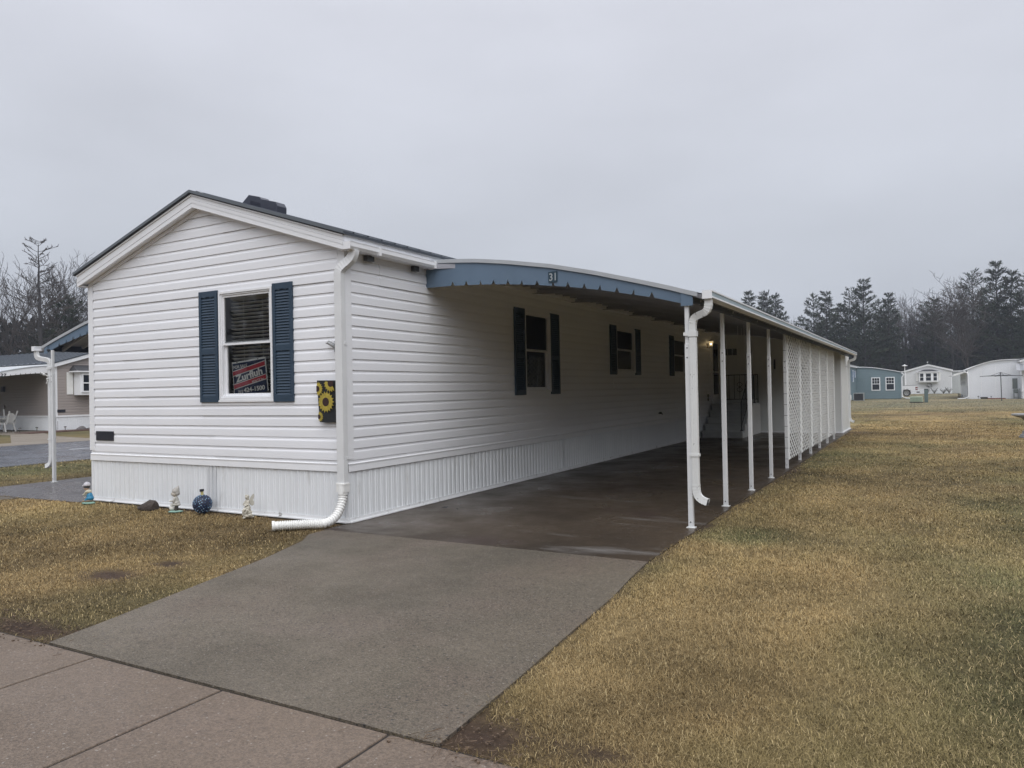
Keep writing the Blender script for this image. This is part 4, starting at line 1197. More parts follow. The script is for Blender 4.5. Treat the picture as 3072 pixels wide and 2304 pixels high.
# loose clods, twigs and leaf litter
mb = MB(); rr = random.Random(4)
for k in range(420):
    q = rr.random()
    if q < .45: x, y = rr.gauss(.62, .38), rr.gauss(-3.74, .10)
    elif q < .65: x, y = rr.uniform(-4.7, -.1), rr.gauss(-.07, .05)
    elif q < .85: x, y = rr.gauss(4.03, .16), rr.gauss(-3.70, .15)
    else: x, y = 3.66 + abs(rr.gauss(0, .06)), rr.uniform(-.3, 19)
    s = rr.uniform(.002, .007); M = Matrix.Translation((x, y, .001)) @ Matrix.Rotation(rr.uniform(0, 6.3), 4, "Z")
    mb.box((-s, -s * .7, -s * .5), (s, s * .7, s * .5), M)
for k in range(160):
    x, y = (rr.gauss(.60, .35), rr.gauss(-3.84, .07)) if k % 2 else (rr.gauss(4.0, .2), rr.gauss(-3.84, .06))
    a = rr.uniform(0, 6.3); l = rr.uniform(.02, .06)
    mb.tube([(x, y, .004), (x + l * math.cos(a), y + l * math.sin(a), .006)], .0012, 3)
tag(mb.build("dirt_crumbs", mat("soil_crumb", (.11, .075, .05), .95, .4, 40)), "scattered soil crumbs and straw along the edges of the slabs", "dirt", kind="stuff")
lf = MB()
for x, y, a, s in ((.41, 1.305, .4, .05), (.62, 1.26, 2.2, .035)):
    M = Matrix.Translation((x, y, .008)) @ Matrix.Rotation(a, 4, "Z")
    lf.prism([M @ Vector(q) for q in ((-s, 0, 0), (-s * .3, s * .3, .01), (s * .5, s * .2, .004), (s, 0, .012), (s * .4, -s * .25, 0), (-s * .3, -s * .25, .006))], (0, 0, .002))
tag(lf.build("dead_leaf", DARK), "curled dead leaves lying on the carport slab near the wall", "leaf", kind="stuff")

# ------------------------------------------------------------------ garden ornaments
def blobs(items, voxel=.006):
    """(centre, radii, rotation) ellipsoids fused into one continuous surface"""
    mb = MB()
    for it in items:
        c, s = it[0], it[1]; M = Matrix.Rotation(it[2], 3, it[3]) if len(it) > 2 else None
        mb.ball(c, 1, 18, 12, s, M)
    return mb
def fuse(mb, name, m, parent, voxel=.006, label=None):
    o = mb.build(name, m, parent, label=label)
    r_ = o.modifiers.new("remesh", "REMESH"); r_.mode = "VOXEL"; r_.voxel_size = voxel; r_.use_smooth_shade = True
    s_ = o.modifiers.new("smooth", "SMOOTH"); s_.iterations = 2; s_.factor = .5
    return o
def limb(p0, p1, r0, r1, n=6):
    p0, p1 = Vector(p0), Vector(p1); return [(tuple(p0.lerp(p1, k / n)), (r0 + (r1 - r0) * k / n,) * 3) for k in range(n + 1)]
SKIN = mat("painted_skin", (.50, .36, .28), .6, .08, 20); CREAM = mat("weathered_plaster", (.50, .49, .45), .7, .14, 25, dirt=(.16, .15, .12), dscale=30, dthr=(.56, .72), bump=.2)
TEAL = mat("pale_green_base", (.22, .36, .30), .6, .15, 20); BLUEP = mat("blue_overall", (.03, .21, .38), .45, .10, 18)
GREYP = mat("grey_lilac_cap", (.50, .49, .52), .5, .06, 20)
DARKP = mat("painted_dark", (.03, .028, .03), .6, .2, 20)
boy = thing("boy_figurine", "painted garden figurine of a crouching boy in a white cap and blue overalls", "figurine", (-4.46, -.26, 0), R(24))
# faces -x locally
mb = MB(); mb.lathe([(.070, 0), (.080, .006), (.078, .02), (.055, .028)], 20, sx=1.15, sy=.8); mb.build("base", TEAL, boy, smooth=True)
fuse(blobs([((.0, 0, .045), (.060, .05, .024)), ((-.045, .02, .040), (.035, .018, .018)), ((-.045, -.02, .040), (.035, .018, .018))], .006), "shoes", mat("tan_boot", (.28, .20, .14), .6, .1, 20), boy)
fuse(blobs([((.018, 0, .105), (.040, .042, .055)), ((.028, 0, .080), (.046, .046, .038))] + limb((.02, .03, .08), (-.02, .03, .055), .022, .018) + limb((.02, -.03, .08), (-.02, -.03, .055), .022, .018)), "overalls", BLUEP, boy)
fuse(blobs([((.005, 0, .168), (.034, .040, .030))] + limb((.0, .040, .175), (-.045, .030, .130), .017, .012) + limb((.0, -.040, .175), (-.045, -.030, .130), .017, .012)), "shirt", mat("cream_shirt", (.60, .57, .45), .6, .06, 20), boy)
fuse(blobs([((-.058, .022, .128), (.014, .012, .012)), ((-.058, -.022, .128), (.014, .012, .012)), ((-.062, 0, .105), (.012, .018, .014)), ((-.05, 0, .085), (.012, .014, .012))]), "hands", mat("off_white_paint", (.62, .60, .56), .6, .08, 20), boy, .005)
hd = fuse(blobs([((-.028, 0, .222), (.036, .036, .036)), ((-.062, 0, .214), (.008, .007, .008)), ((-.035, .036, .216), (.008, .006, .011)), ((-.035, -.036, .216), (.008, .006, .011)), ((-.01, 0, .19), (.018, .018, .02))], .005), "head", SKIN, boy, .005)
mb = MB()
for s_ in (1, -1): mb.ball((-.060, s_ * .014, .226), .0055, 8, 6)
mb.ball((-.061, 0, .203), .005, 8, 5, (.6, 1.6, .5)); mb.build("face_detail", DARKP, hd)
fuse(blobs([((-.018, 0, .236), (.037, .038, .030)), ((-.028, .033, .232), (.02, .008, .018)), ((-.028, -.033, .232), (.02, .008, .018))]), "hair", mat("dark_hair", (.05, .05, .055), .7, .1, 20), boy, .005)
cm = MB(); cm.lathe([(.046, .248), (.0455, .262), (.040, .280), (.028, .294), (.010, .3015), (.002, .3022)], 22, (-.020, 0, 0)); cm.ball((-.058, 0, .252), 1, 14, 6, (.030, .032, .006)); cm.ball((-.02, 0, .303), .005, 8, 5); cm.build("cap", GREYP, boy, smooth=True)

girl = thing("girl_figurine", "weathered off-white figurine of a child in a pointed knit hat and coat", "figurine", (-2.63, -.25, 0), R(34))
mb = MB(); mb.lathe([(.070, 0), (.080, .005), (.075, .014), (.05, .02)], 20, sx=1.15, sy=.75); mb.build("base", TEAL, girl, smooth=True)
fuse(blobs(limb((.01, .018, .02), (.01, .018, .08), .016, .018) + limb((.01, -.018, .02), (.01, -.018, .08), .016, .018)), "legs", mat("dark_stocking", (.06, .055, .05), .7, .1, 20), girl)
fuse(blobs([((.005, 0, .155), (.034, .038, .035)), ((.008, 0, .12), (.042, .046, .03)), ((.010, 0, .095), (.050, .052, .022)), ((.004, 0, .18), (.026, .034, .02))] + limb((.0, .040, .178), (-.01, .048, .145), .016, .014) + limb((-.01, .048, .145), (-.055, .02, .140), .014, .010) + limb((.0, -.040, .178), (-.01, -.048, .145), .016, .014) + limb((-.01, -.048, .145), (-.055, -.02, .140), .014, .010)), "coat", CREAM, girl, .005)
fuse(blobs([((-.066, 0, .142), (.016, .022, .012)), ((-.045, 0, .085), (.020, .016, .030)), ((-.045, .0, .048), (.034, .020, .026)), ((-.07, 0, .06), (.014, .012, .014)), ((-.05, .02, .03), (.012, .01, .014))]), "goose", mat("plaster_white", (.66, .65, .60), .65, .12, 25, dirt=(.25, .23, .2), dscale=40, dthr=(.6, .7)), girl, .005)
hd = fuse(blobs([((-.010, 0, .232), (.040, .042, .038)), ((-.049, 0, .222), (.007, .008, .007)), ((0, 0, .195), (.018, .018, .016))]), "head", mat("plaster_face", (.54, .50, .44), .65, .1, 25), girl, .005)
mb = MB()
for s_ in (1, -1): mb.ball((-.046, s_ * .017, .233), .0068, 8, 6)
mb.ball((-.047, 0, .208), .004, 8, 5, (.6, 1.8, .6)); mb.build("face_detail", DARKP, hd)
fuse(blobs([((.004, 0, .262), (.046, .046, .040)), ((.016, 0, .285), (.034, .034, .030)), ((.032, 0, .305), (.016, .014, .024)), ((.038, 0, .322), (.008, .008, .014)), ((.020, 0, .235), (.034, .040, .03))]), "knit_hat", mat("grey_knit", (.44, .42, .39), .8, .2, 60, bump=.6, bscale=120), girl, .005)

globe = thing("globe_ornament", "blue mosaic glass ball with a black-capped solar neck by the skirting", "ornament", (-2.20, -.19, 0))
mb = MB(); R0 = .118
rings = []
rb = random.Random(2)
# faceted pebbles over a ball
mb.ball((0, 0, R0), R0 * .95, 28, 18)
bd = mb.build("ball", mat("grout_dark", (.008, .012, .03), .4, .1, 20), globe, smooth=True)
mb = MB(); N = 210
BLUES = [mat("mosaic_navy", (.012, .035, .11), .12, .1, 20, coat=.5), mat("mosaic_blue", (.03, .085, .20), .10, .1, 20, coat=.5), mat("mosaic_light", (.20, .34, .50), .10, .1, 20, coat=.5)]
for k in range(N):
    z = 1 - 2 * (k + .5) / N; a = k * 2.399963
    d = Vector((math.sqrt(1 - z * z) * math.cos(a), math.sqrt(1 - z * z) * math.sin(a), z))
    c = Vector((0, 0, R0)) + d * R0 * .955; q = d.to_track_quat("Z", "Y").to_matrix()
    mb.cm = rb.choice((0, 0, 1, 1, 2, 2)); s_ = rb.uniform(.0075, .0095)
    mb.ball(c, 1, 7, 5, (s_, s_, .006), q)
mb.build("mosaic_tiles", BLUES, bd, smooth=True)
mb = MB(); M = Matrix.Rotation(R(6), 4, "Y")
mb.tube([(0, 0, .225), (-.008, 0, .275)], .017, 14); mb.build("neck", mat("yellowed_plastic", (.45, .40, .16), .4, .1, 20), globe)
mb = MB(); mb.tube([(-.008, 0, .272), (-.011, 0, .302)], .026, 16); mb.build("solar_cap", DARK, globe)

fairy = thing("fairy_figurine", "ivory stone fairy figurine with one raised wing sitting on a rocky flower base", "figurine", (-1.36, -.225, 0), R(5))
FST = mat("ivory_stone", (.58, .55, .47), .75, .12, 30, dirt=(.13, .11, .08), dscale=45, dthr=(.52, .64), bump=.5, bscale=90)
rb = random.Random(8); it = []
for k in range(46):
    z = rb.uniform(.005, .085); r_ = (.085 - z * .5) * rb.uniform(.5, 1); a = rb.uniform(0, 6.28)
    it.append(((r_ * math.cos(a), r_ * .75 * math.sin(a), z), (rb.uniform(.010, .020), rb.uniform(.008, .018), rb.uniform(.006, .013))))
it += [((0, 0, .04), (.06, .045, .04)), ((.0, 0, .09), (.045, .035, .035))]
fuse(blobs(it), "rocky_base", FST, fairy, .0045)
fuse(blobs([((0, 0, .125), (.040, .030, .040)), ((-.005, 0, .165), (.026, .020, .035)), ((-.006, 0, .200), (.024, .016, .018))] + limb((-.026, -.004, .205), (-.045, -.02, .165), .010, .008) + limb((-.045, -.02, .165), (-.010, -.035, .155), .008, .007) + limb((.018, -.004, .205), (.032, -.02, .168), .010, .008) + limb((.032, -.02, .168), (0, -.036, .155), .008, .007) + limb((.01, -.02, .115), (.035, -.045, .10), .02, .014) + limb((.035, -.045, .10), (.01, -.05, .055), .014, .010) + limb((-.02, -.02, .115), (-.02, -.05, .10), .02, .014) + limb((-.02, -.05, .10), (-.02, -.055, .05), .014, .010) + [((-.006, -.002, .222), (.010, .010, .012))]), "body", FST, fairy, .0045)
hd = fuse(blobs([((-.006, -.006, .248), (.019, .020, .023)), ((-.006, -.026, .245), (.004, .004, .004))]), "head", FST, fairy, .004)
mb = MB()
for s_ in (1, -1): mb.ball((-.006 + s_ * .007, -.0245, .251), .0028, 6, 5)
mb.build("face_detail", DARKP, hd)
fuse(blobs([((-.006, .003, .258), (.024, .022, .022)), ((-.006, .008, .235), (.022, .014, .022)), ((-.020, -.004, .272), (.009, .009, .008)), ((.008, -.004, .273), (.009, .009, .008)), ((-.006, -.010, .275), (.009, .008, .008)), ((-.028, -.002, .262), (.008, .008, .008)), ((.016, -.002, .262), (.008, .008, .008))]), "hair", FST, fairy, .004)
def wing(sx, sc_=1.0):
    up_ = [(0, 0), (.012, .03), (.03, .062), (.055, .088), (.074, .098), (.076, .07), (.070, .045), (.058, .022), (.070, .010), (.074, -.012), (.066, -.035), (.045, -.045), (.02, -.035)]
    mb = MB(); mb.prism([(sx * x * sc_ + .004 * sx, .014 + .12 * x, .195 + z * sc_) for x, z in up_], (0, .004, 0))
    return mb.build("wing", mat("wing_stone", (.50, .48, .42), .7, .12, 30), fairy)
wing(1, 1.0); wing(-1, .35)
rk = MB(); ico = bmesh.new(); bmesh.ops.create_icosphere(ico, subdivisions=3, radius=1)
for v_ in ico.verts:
    x, y, z = v_.co
    h = .5 + .5 * math.tanh(2 * x)
    v_.co = Vector((x * .17, y * .10 * (1 + .2 * x), max(z, -.25) * (.030 + .095 * h) + .03 + .006 * math.sin(9 * x + 5 * y) + .005 * math.sin(17 * y + 11 * x)))
    if x > .82: v_.co.x = .14
me = bpy.data.meshes.new("rock"); ico.to_mesh(me); me.materials.append(mat("brown_stone", (.055, .043, .036), .8, .25, 14, bump=.7, bscale=40))
rock = bpy.data.objects.new("rock", me); col.objects.link(rock); rock.location = (-3.22, -.23, -.01); rock.rotation_euler = (0, 0, R(4))
tag(rock, "brown wedge-shaped rock lying against the bottom trim of the gable wall", "rock")

# ------------------------------------------------------------------ bird bath
bb = thing("bird_bath", "pale concrete bird bath on a fluted pedestal at the right edge", "bird bath", (7.93, 16.5, 0))
BBM = mat("pale_concrete", (.27, .275, .28), .8, .12, 18, dirt=(.16, .15, .14), dscale=8, dthr=(.55, .75), bump=.3)
mb = MB(); mb.lathe([(.20, 0), (.20, .04), (.17, .05), (.17, .08), (.13, .10), (.12, .16), (.085, .19), (.075, .36), (.085, .44), (.12, .48), (.12, .50)], 24); mb.build("pedestal", BBM, bb)
mb = MB(); mb.lathe([(.12, .50), (.20, .515), (.27, .54), (.35, .57), (.35, .60), (.33, .61), (.30, .585), (.18, .56), (.01, .555)], 28); mb.build("bowl", BBM, bb)

# ------------------------------------------------------------------ neighbouring homes
def simple_window(parent, fr, u0, u1, z0, z1, grid=0, dark=None, trim=.07, m_trim=None):
    """window at a distance: proud frame, meeting rail, dark panes"""
    mb = MB(); frame_rect(mb, fr, u0, u1, z0, z1, trim, -.01, .05)
    zm = (z0 + z1) / 2; fbox(mb, fr, u0 + trim, u1 - trim, zm - .028, zm + .028, .0, .045)
    if grid:
        for k in range(1, grid):
            u = u0 + trim + (u1 - u0 - 2 * trim) * k / grid
            fbox(mb, fr, u - .012, u + .012, zm + .028, z1 - trim, .012, .026)
        zz = (zm + z1 - trim + .03) / 2; fbox(mb, fr, u0 + trim, u1 - trim, zz - .012, zz + .012, .0125, .0255)
    w = mb.build("window", m_trim or VINYL2, parent)
    mb = MB(); fbox(mb, fr, u0 + trim, u1 - trim, z0 + trim, z1 - trim, -.02, .008)
    mb.build("pane", mat("distant_pane", (.018, .022, .030), .10, .2, 3), w)
    return w
def gable_home(root, o, dirx, width, length, eave, pitch, wall_m, h=.127, skirt=.60, over=.12, roof_m=None, trim_m=None, front_holes=(), side_holes=(), side=1, band=True):
    """o = near corner (u=0) of the gable wall; dirx = unit vector along gable; the home runs along depth = rotated normal"""
    d = Vector(dirx); n = Vector((d.y, -d.x, 0))     # outward normal of the gable wall
    fr = Fr(o, d, n); back = -n
    frs = Fr(Vector(o) + (d * width if side > 0 else Vector((0, 0, 0))), back, d if side > 0 else -d)
    fro = Fr(Vector(o) + (d * width if side < 0 else Vector((0, 0, 0))), back, d if side < 0 else -d)
    top = eave + pitch * width / 2
    xlf = lambda z: 0 if z < eave else (z - eave) / pitch
    xrf = lambda z: width if z < eave else width - (z - eave) / pitch
    mb = MB(); siding(mb, fr, skirt, int((top - skirt) / h), 0, width, front_holes, xlf, xrf, h=h, seams=False); mb.build("gable_siding", wall_m, root)
    mb = MB(); siding(mb, frs, skirt, int((eave - skirt) / h) + 1, 0, length, side_holes, h=h, seams=False); siding(mb, fro, skirt, int((eave - skirt) / h) + 1, 0, length, [], h=h, seams=False)
    mb.build("side_siding", wall_m, root)
    if band:
        mb = MB()
        for f_, L_ in ((fr, width), (frs, length), (fro, length)): ribbed(mb, f_, .01, L_ - .01, .01, skirt - .08)
        mb.build("skirting", SKIRT, root)
        mb = MB()
        for f_, L_ in ((fr, width), (frs, length), (fro, length)): fbox(mb, f_, -.01, L_ + .01, skirt - .08, skirt, .0, .03)
        mb.build("belt_trim", VINYL2, root)
    ov = over
    def rp(u, z, w): return Vector(fr.p(u, z, w))
    mb = MB(); c = width / 2
    for s in (1, -1):
        ue = c + s * (c + ov); zt = top + .17; dz = pitch * abs(ue - c)
        mb.prism([rp(c, zt - .04, .17), rp(ue, zt - .04 - dz, .17), rp(ue, zt - dz, .17), rp(c, zt, .17)], back * (length + .34))
    k = 0
    rf = mb.build("roof", roof_m or ROOFM, root)
    mb = MB()
    for s in (1, -1):
        ue = c + s * (c + ov); dz = pitch * abs(ue - c)
        mb.prism([rp(c, top - .035, .155), rp(ue, top - .035 - dz, .155), rp(ue, top + .128 - dz, .155), rp(c, top + .128, .155)], back * .03)
        a, b = sorted((ue, c + s * c))
        mb.prism([rp(a, eave - .06, .12), rp(b, eave - .06, .12), rp(b, eave - .045, .12), rp(a, eave - .045, .12)], back * length)
        mb.prism([rp(ue, eave - .06, .12), rp(ue, eave + .07, .12), rp(ue - s * .02, eave + .07, .12), rp(ue - s * .02, eave - .06, .12)], back * length)
        mb.prism([rp(c, top - .02, .124), rp(ue, top - .02 - dz, .124), rp(ue, top - .035 - dz, .124), rp(c, top - .035, .124)], back * .124)
    mb.build("fascia", trim_m or VINYL2, root)
    for f_, a_, b_ in ((fr, -.015, .07), (fr, width - .07, width + .015), (frs, -.015, .07)):
        mb = MB(); fbox(mb, f_, a_, b_, skirt, eave - .05, .015, .022); mb.build("corner_post", trim_m or VINYL2, root)
    return fr, frs

# --- house across the road, gable towards the road
TAUPE = mat("taupe_siding", (.33, .29, .27), .5, .04, 2)
h27 = thing("mobile_home", "taupe mobile home with grey metal roof across the road on the left", "mobile home")
fr27, fs27 = gable_home(h27, (-29.0, 13.1, 0), (0, 1, 0), 4.9, 17, 2.98, .30, TAUPE, skirt=.70, side=-1, roof_m=mat("grey_seam_roof", (.085, .10, .12), .35, .1, 3, metal=.3), trim_m=VINYL2)
mb = MB()
for k in range(34):
    y = 0.0; x = -28.9 - k * .5
    for s in (1, -1):
        a = Vector((x, 15.55, 2.98 + .735 + .17)); e = Vector((x, 15.55 + s * 2.57, 2.98 + .17 - .036))
        mb.prism([a + Vector((-.012, 0, 0)), a + Vector((-.012, 0, .03)), a + Vector((.012, 0, .03)), a + Vector((.012, 0, 0))], e - a)
mb.build("roof_seam", MATS["grey_seam_roof"], h27)
# box bay window with white shutters
mb = MB(); mb.prism([(-28.99, 13.78, 2.76), (-28.35, 13.78, 2.74), (-28.99, 14.0, 3.02)], (0, 0, 0)) if False else None
mb = MB()
mb.prism([(-28.98, 13.72, 2.76), (-28.38, 13.72, 2.74), (-28.98, 13.9, 3.02)], (0, 3.6, 0)); mb.build("bay_roof", mat("dark_shingle", (.04, .04, .045), .8, .2, 20), h27)
mb = MB(); mb.box((-28.98, 13.70, 2.68), (-28.35, 17.35, 2.738)); mb.build("bay_fascia", VINYL2, h27)
frb = Fr((-28.5, 13.9, 0), (0, 1, 0), (1, 0, 0))
mb = MB(); mb.box((-28.98, 13.93, 1.62), (-28.5, 17.2, 2.679)); by = mb.build("bay_window", VINYL2, h27)
simple_window(by, frb, .10, .98, 1.74, 2.62); simple_window(by, frb, 1.05, 2.2, 1.74, 2.62); simple_window(by, frb, 2.3, 3.1, 1.74, 2.62)
mb = MB(); frame_rect(mb, fr27, .50, .78, 1.66, 2.68, .05, .015, .04); fbox(mb, fr27, .55, .73, 1.71, 2.63, .015, .03); fbox(mb, fr27, .55, .73, 2.15, 2.2, .0305, .04); mb.build("shutter", WHITEPL, h27)
mb = MB(); fbox(mb, fr27, .05, .42, .84, .97, .02, .03); mb.build("vent_plate", BLACKP, h27)
mb = MB(); fbox(mb, fs27, 4.25, 4.45, 1.00, 1.2, .015, .05); mb.build("outlet_cover", mat("taupe_box", (.28, .25, .23), .5, .1, 6), h27)
mb = MB(); fbox(mb, fs27, 4.2, 4.35, 1.85, 2.1, .015, .14); mb.build("wall_lamp", DARK, h27)
c27 = thing("carport_canopy", "white scalloped carport canopy numbered 27 on the taupe home across the road", "carport")
canopy(c27, -1, 1.0, -.16, .35, 16, .0, [.4 + 1.9 * k for k in range(9)], VINYL2, VINYL2, CANDARK, dirty=False, ds_far=False)
c27.location = (-29.0, 13.1, 0); c27.rotation_euler = (0, 0, PI / 2)
text_obj("27", .1, DARK, c27, Matrix.Translation((-2.13, .332, 2.47)) @ Matrix.Rotation(PI / 2, 4, "X"), "number", fit=(.24, .14), bold=.002)

# white plastic chairs
def plastic_chair(label, loc, rz, rx=0):
    c = thing("plastic_chair", label, "chair", loc, rz, "white plastic chairs under the canopy numbered 27")
    mb = MB(); mb.prism([(-.24, -.24, .40), (.24, -.24, .40), (.21, .22, .38), (-.21, .22, .38)], (0, 0, .03)); mb.build("seat", WHITEPL, c)
    mb = MB(); n_ = 10
    for k in range(n_):
        a0 = PI * k / n_; a1 = PI * (k + 1) / n_
        for w_ in (0, .02):
            mb.face([(-.22 * math.cos(a0), .22 + w_, .42), (-.22 * math.cos(a1), .22 + w_, .42), (-.25 * math.cos(a1), .34 + w_, .62 + .24 * math.sin(a1)), (-.25 * math.cos(a0), .34 + w_, .62 + .24 * math.sin(a0))])
    mb.build("backrest", WHITEPL, c)
    for sx in (-1, 1):
        mb = MB(); mb.tube([(sx * .25, .30, .62), (sx * .29, 0, .64), (sx * .28, -.24, .62), (sx * .26, -.27, .4)], 1, sq=(.03, .012)); mb.build("armrest", WHITEPL, c)
        for yy_, ye_ in ((-.24, -.30), (.22, .34)):
            mb = MB(); mb.tube([(sx * .23, yy_, .41), (sx * .28, ye_, 0)], 1, sq=(.028, .014)); mb.build("leg", WHITEPL, c)
    if rx: c.rotation_euler = (rx, 0, rz)
    return c
plastic_chair("white plastic armchair standing on the patio of the taupe home", (-31.35, 12.1, 0), R(-70))
plastic_chair("white plastic armchair turned over on top of the standing one", (-31.3, 12.2, .98), R(-60), R(172))

def solar_light(loc, h_, label):
    s = thing("solar_light", label, "garden light", loc, 0, "solar lights in the bed of the taupe home")
    mb = MB(); mb.tube([(0, 0, 0), (0, 0, h_ * .6)], .012, 6); mb.build("stake", DARK, s)
    mb = MB(); mb.lathe([(.02, h_ * .55), (.05, h_ * .85)], 8); mb.build("lens", mat("pale_lens", (.45, .45, .42), .3, .1, 10), s)
    mb = MB(); mb.lathe([(.065, h_ * .86), (.055, h_ * .95), (.015, h_)], 10); mb.build("cap", DARK, s)
solar_light((-29.2, 11.65, 0), .22, "short black solar light nearest the white plastic chairs")
solar_light((-29.2, 12.37, 0), .22, "round-topped solar light in front of the ribbed skirting across the road")
solar_light((-28.8, 13.4, .02), .18, "tilted solar light between the garden stake and the boulder")
def boulder(name, label, loc, s, m, seed=1):
    ico = bmesh.new(); bmesh.ops.create_icosphere(ico, subdivisions=3, radius=1); rr_ = random.Random(seed); ph = [rr_.uniform(0, 6) for _ in range(4)]
    for v_ in ico.verts:
        q = v_.co.copy(); v_.co = Vector((q.x * s[0], q.y * s[1], max(q.z, -.3) * s[2])) * (1 + .10 * math.sin(3 * q.x + ph[0]) + .08 * math.sin(4 * q.y + ph[1]) + .06 * math.sin(7 * q.z + ph[2]))
    me = bpy.data.meshes.new(name); ico.to_mesh(me); me.materials.append(m); o = bpy.data.objects.new(name, me); col.objects.link(o); o.location = loc
    tag(o, label, "rock"); return o
STONE = mat("grey_stone", (.13, .12, .12), .85, .25, 10, bump=.6, bscale=20)
boulder("boulder", "rounded grey boulder at the foot of the skirting across the road", (-28.5, 13.95, .03), (.16, .20, .16), STONE, 2)
boulder("boulder", "low flat stone next to the rounded boulder across the road", (-28.45, 14.35, .03), (.10, .17, .07), STONE, 5)
mb = MB(); mb.tube([(-28.73, 13.02, 0), (-28.73, 13.03, .45)], .008, 5); o = mb.build("garden_stake", BOLT); tag(o, "thin dark stake standing in the bed before the white skirting across the road", "stake")

# --- blue-grey home down the lawn
BLUEG = mat("blue_grey_siding", (.15, .21, .235), .5, .05, 1.5)
bh = thing("mobile_home", "blue-grey sided home with two white windows at the far end of the lawn", "mobile home")
frB, fsB = gable_home(bh, (-4.8, 58.5, 0), (1, 0, 0), 4.8, 15.5, 2.96, .30, BLUEG, skirt=.6, side=1, over=.14, band=False, roof_m=mat("pale_roof", (.42, .44, .45), .5, .1, 4))
mb = MB(); siding(mb, fsB, 0.03, 4, 0, 15.5, [], h=.1425, seams=False); siding(mb, frB, 0.03, 4, 0, 4.8, [], h=.1425, seams=False); mb.build("lower_siding", BLUEG, bh)
for u0, u1, z0, z1 in ((7.2, 8.3, 1.62, 2.66), (9.5, 10.4, 2.0, 2.62)):
    simple_window(bh, fsB, u0, u1, z0, z1)
    mb = MB(); fbox(mb, fsB, u0 - .38, u0 - .02, z0, z1, .015, .05); mb.build("shutter", mat("blue_shutter", (.05, .13, .28), .5, .1, 6), bh)
    mb = MB(); fbox(mb, fsB, u1 + .02, u1 + .38, z0, z1, .015, .05); mb.build("shutter", MATS["blue_shutter"], bh)
# room built under its arched canopy
AR2 = [(0, 2.93), (.15, 2.945), (.63, 2.95), (1.3, 2.90), (2.0, 2.79), (2.7, 2.655), (3.54, 2.47), (3.75, 2.42)]
room = thing("porch_room", "blue-grey sided room with an arched roof built onto the blue-grey home", "extension")
frR = Fr((0.02, 70, 0), (1, 0, 0), (0, -1, 0))
ww = [(1.273, 2.009, .78, 2.0), (2.445, 3.201, .779, 2.012)]
topR = lambda z: 3.66 if z < 2.44 else float(np.interp(z, [b for a, b in AR2[2:]][::-1], [a for a, b in AR2[2:]][::-1]))
mb = MB(); siding(mb, frR, .02, 20, 0, 3.64, ww, None, topR, h=.150, seams=False); mb.build("front_siding", BLUEG, room)
mb = MB(); siding(mb, Fr((3.66, 70, 0), (0, 1, 0), (1, 0, 0)), .02, 16, 0, 8, [], h=.150, seams=False); mb.build("side_siding", BLUEG, room)
for u0, u1, z0, z1 in ww: simple_window(room, frR, u0, u1, z0, z1, grid=3, trim=.075)
mb = MB()
for (a, za), (b, zb) in zip(AR2, AR2[1:]):
    mb.prism([(a, 69.88, za), (b, 69.88, zb), (b, 69.88, zb + .05), (a, 69.88, za + .05)], (0, .03, 0))
mb.build("roof_edge", VINYL2, room)
mb = MB()
for (a, za), (b, zb) in zip(AR2, AR2[1:]): mb.prism([(a, 69.911, za), (b, 69.911, zb), (b, 69.911, zb + .045), (a, 69.911, za + .045)], (0, 8.1, 0))
mb.build("roof", mat("pale_roof", (.42, .44, .45)), room)
mb = MB(); mb.box((3.58, 69.97, .02), (3.70, 70.0 - .016, 2.43)); mb.build("corner_post", BLUEG, room)
mb = MB(); mb.tube([(3.82, 69.95, 2.42), (3.82, 69.95, 2.30), (3.98, 69.95, 2.22), (3.80, 69.95, 1.95), (3.80, 69.95, .2), (4.15, 69.7, .06), (4.95, 69.4, .04)], .05, 8); mb.build("downspout", VINYL2, room)
ac = thing("air_conditioner", "dark air-conditioning unit on the ground beside the blue-grey home", "air conditioner", (.65, 64.0, 0))
mb = MB(); mb.box((-.38, -.38, .03), (.38, .38, .60)); mb.build("coil_guard", mat("ac_dark", (.045, .045, .05), .6, .2, 30), ac)
mb = MB(); mb.box((-.41, -.41, .60), (.41, .41, .66)); mb.box((-.41, -.41, 0), (.41, .41, .03))
for sx in (-1, 1):
    for sy in (-1, 1): mb.box((sx * .41 - (.05 if sx > 0 else 0), sy * .41 - (.05 if sy > 0 else 0), .03), (sx * .41 + (.05 if sx < 0 else 0), sy * .41 + (.05 if sy < 0 else 0), .60))
mb.build("casing", mat("ac_grey", (.36, .38, .38), .5, .1, 10), ac)
mb = MB(); 
for k in range(12): mb.box((-.40, -.392, .06 + k * .045), (.36, -.383, .068 + k * .045))
mb.build("grille", BOLT, ac)
tk = MB(); tk.lathe([(.10, 0), (.13, .04), (.13, .42), (.11, .48), (.04, .52), (.04, .56)], 16, (-.02, 63.4, 0)); o = tk.build("propane_tank", WHITEPL, smooth=True); tag(o, "small white upright tank left of the air-conditioning unit", "tank")

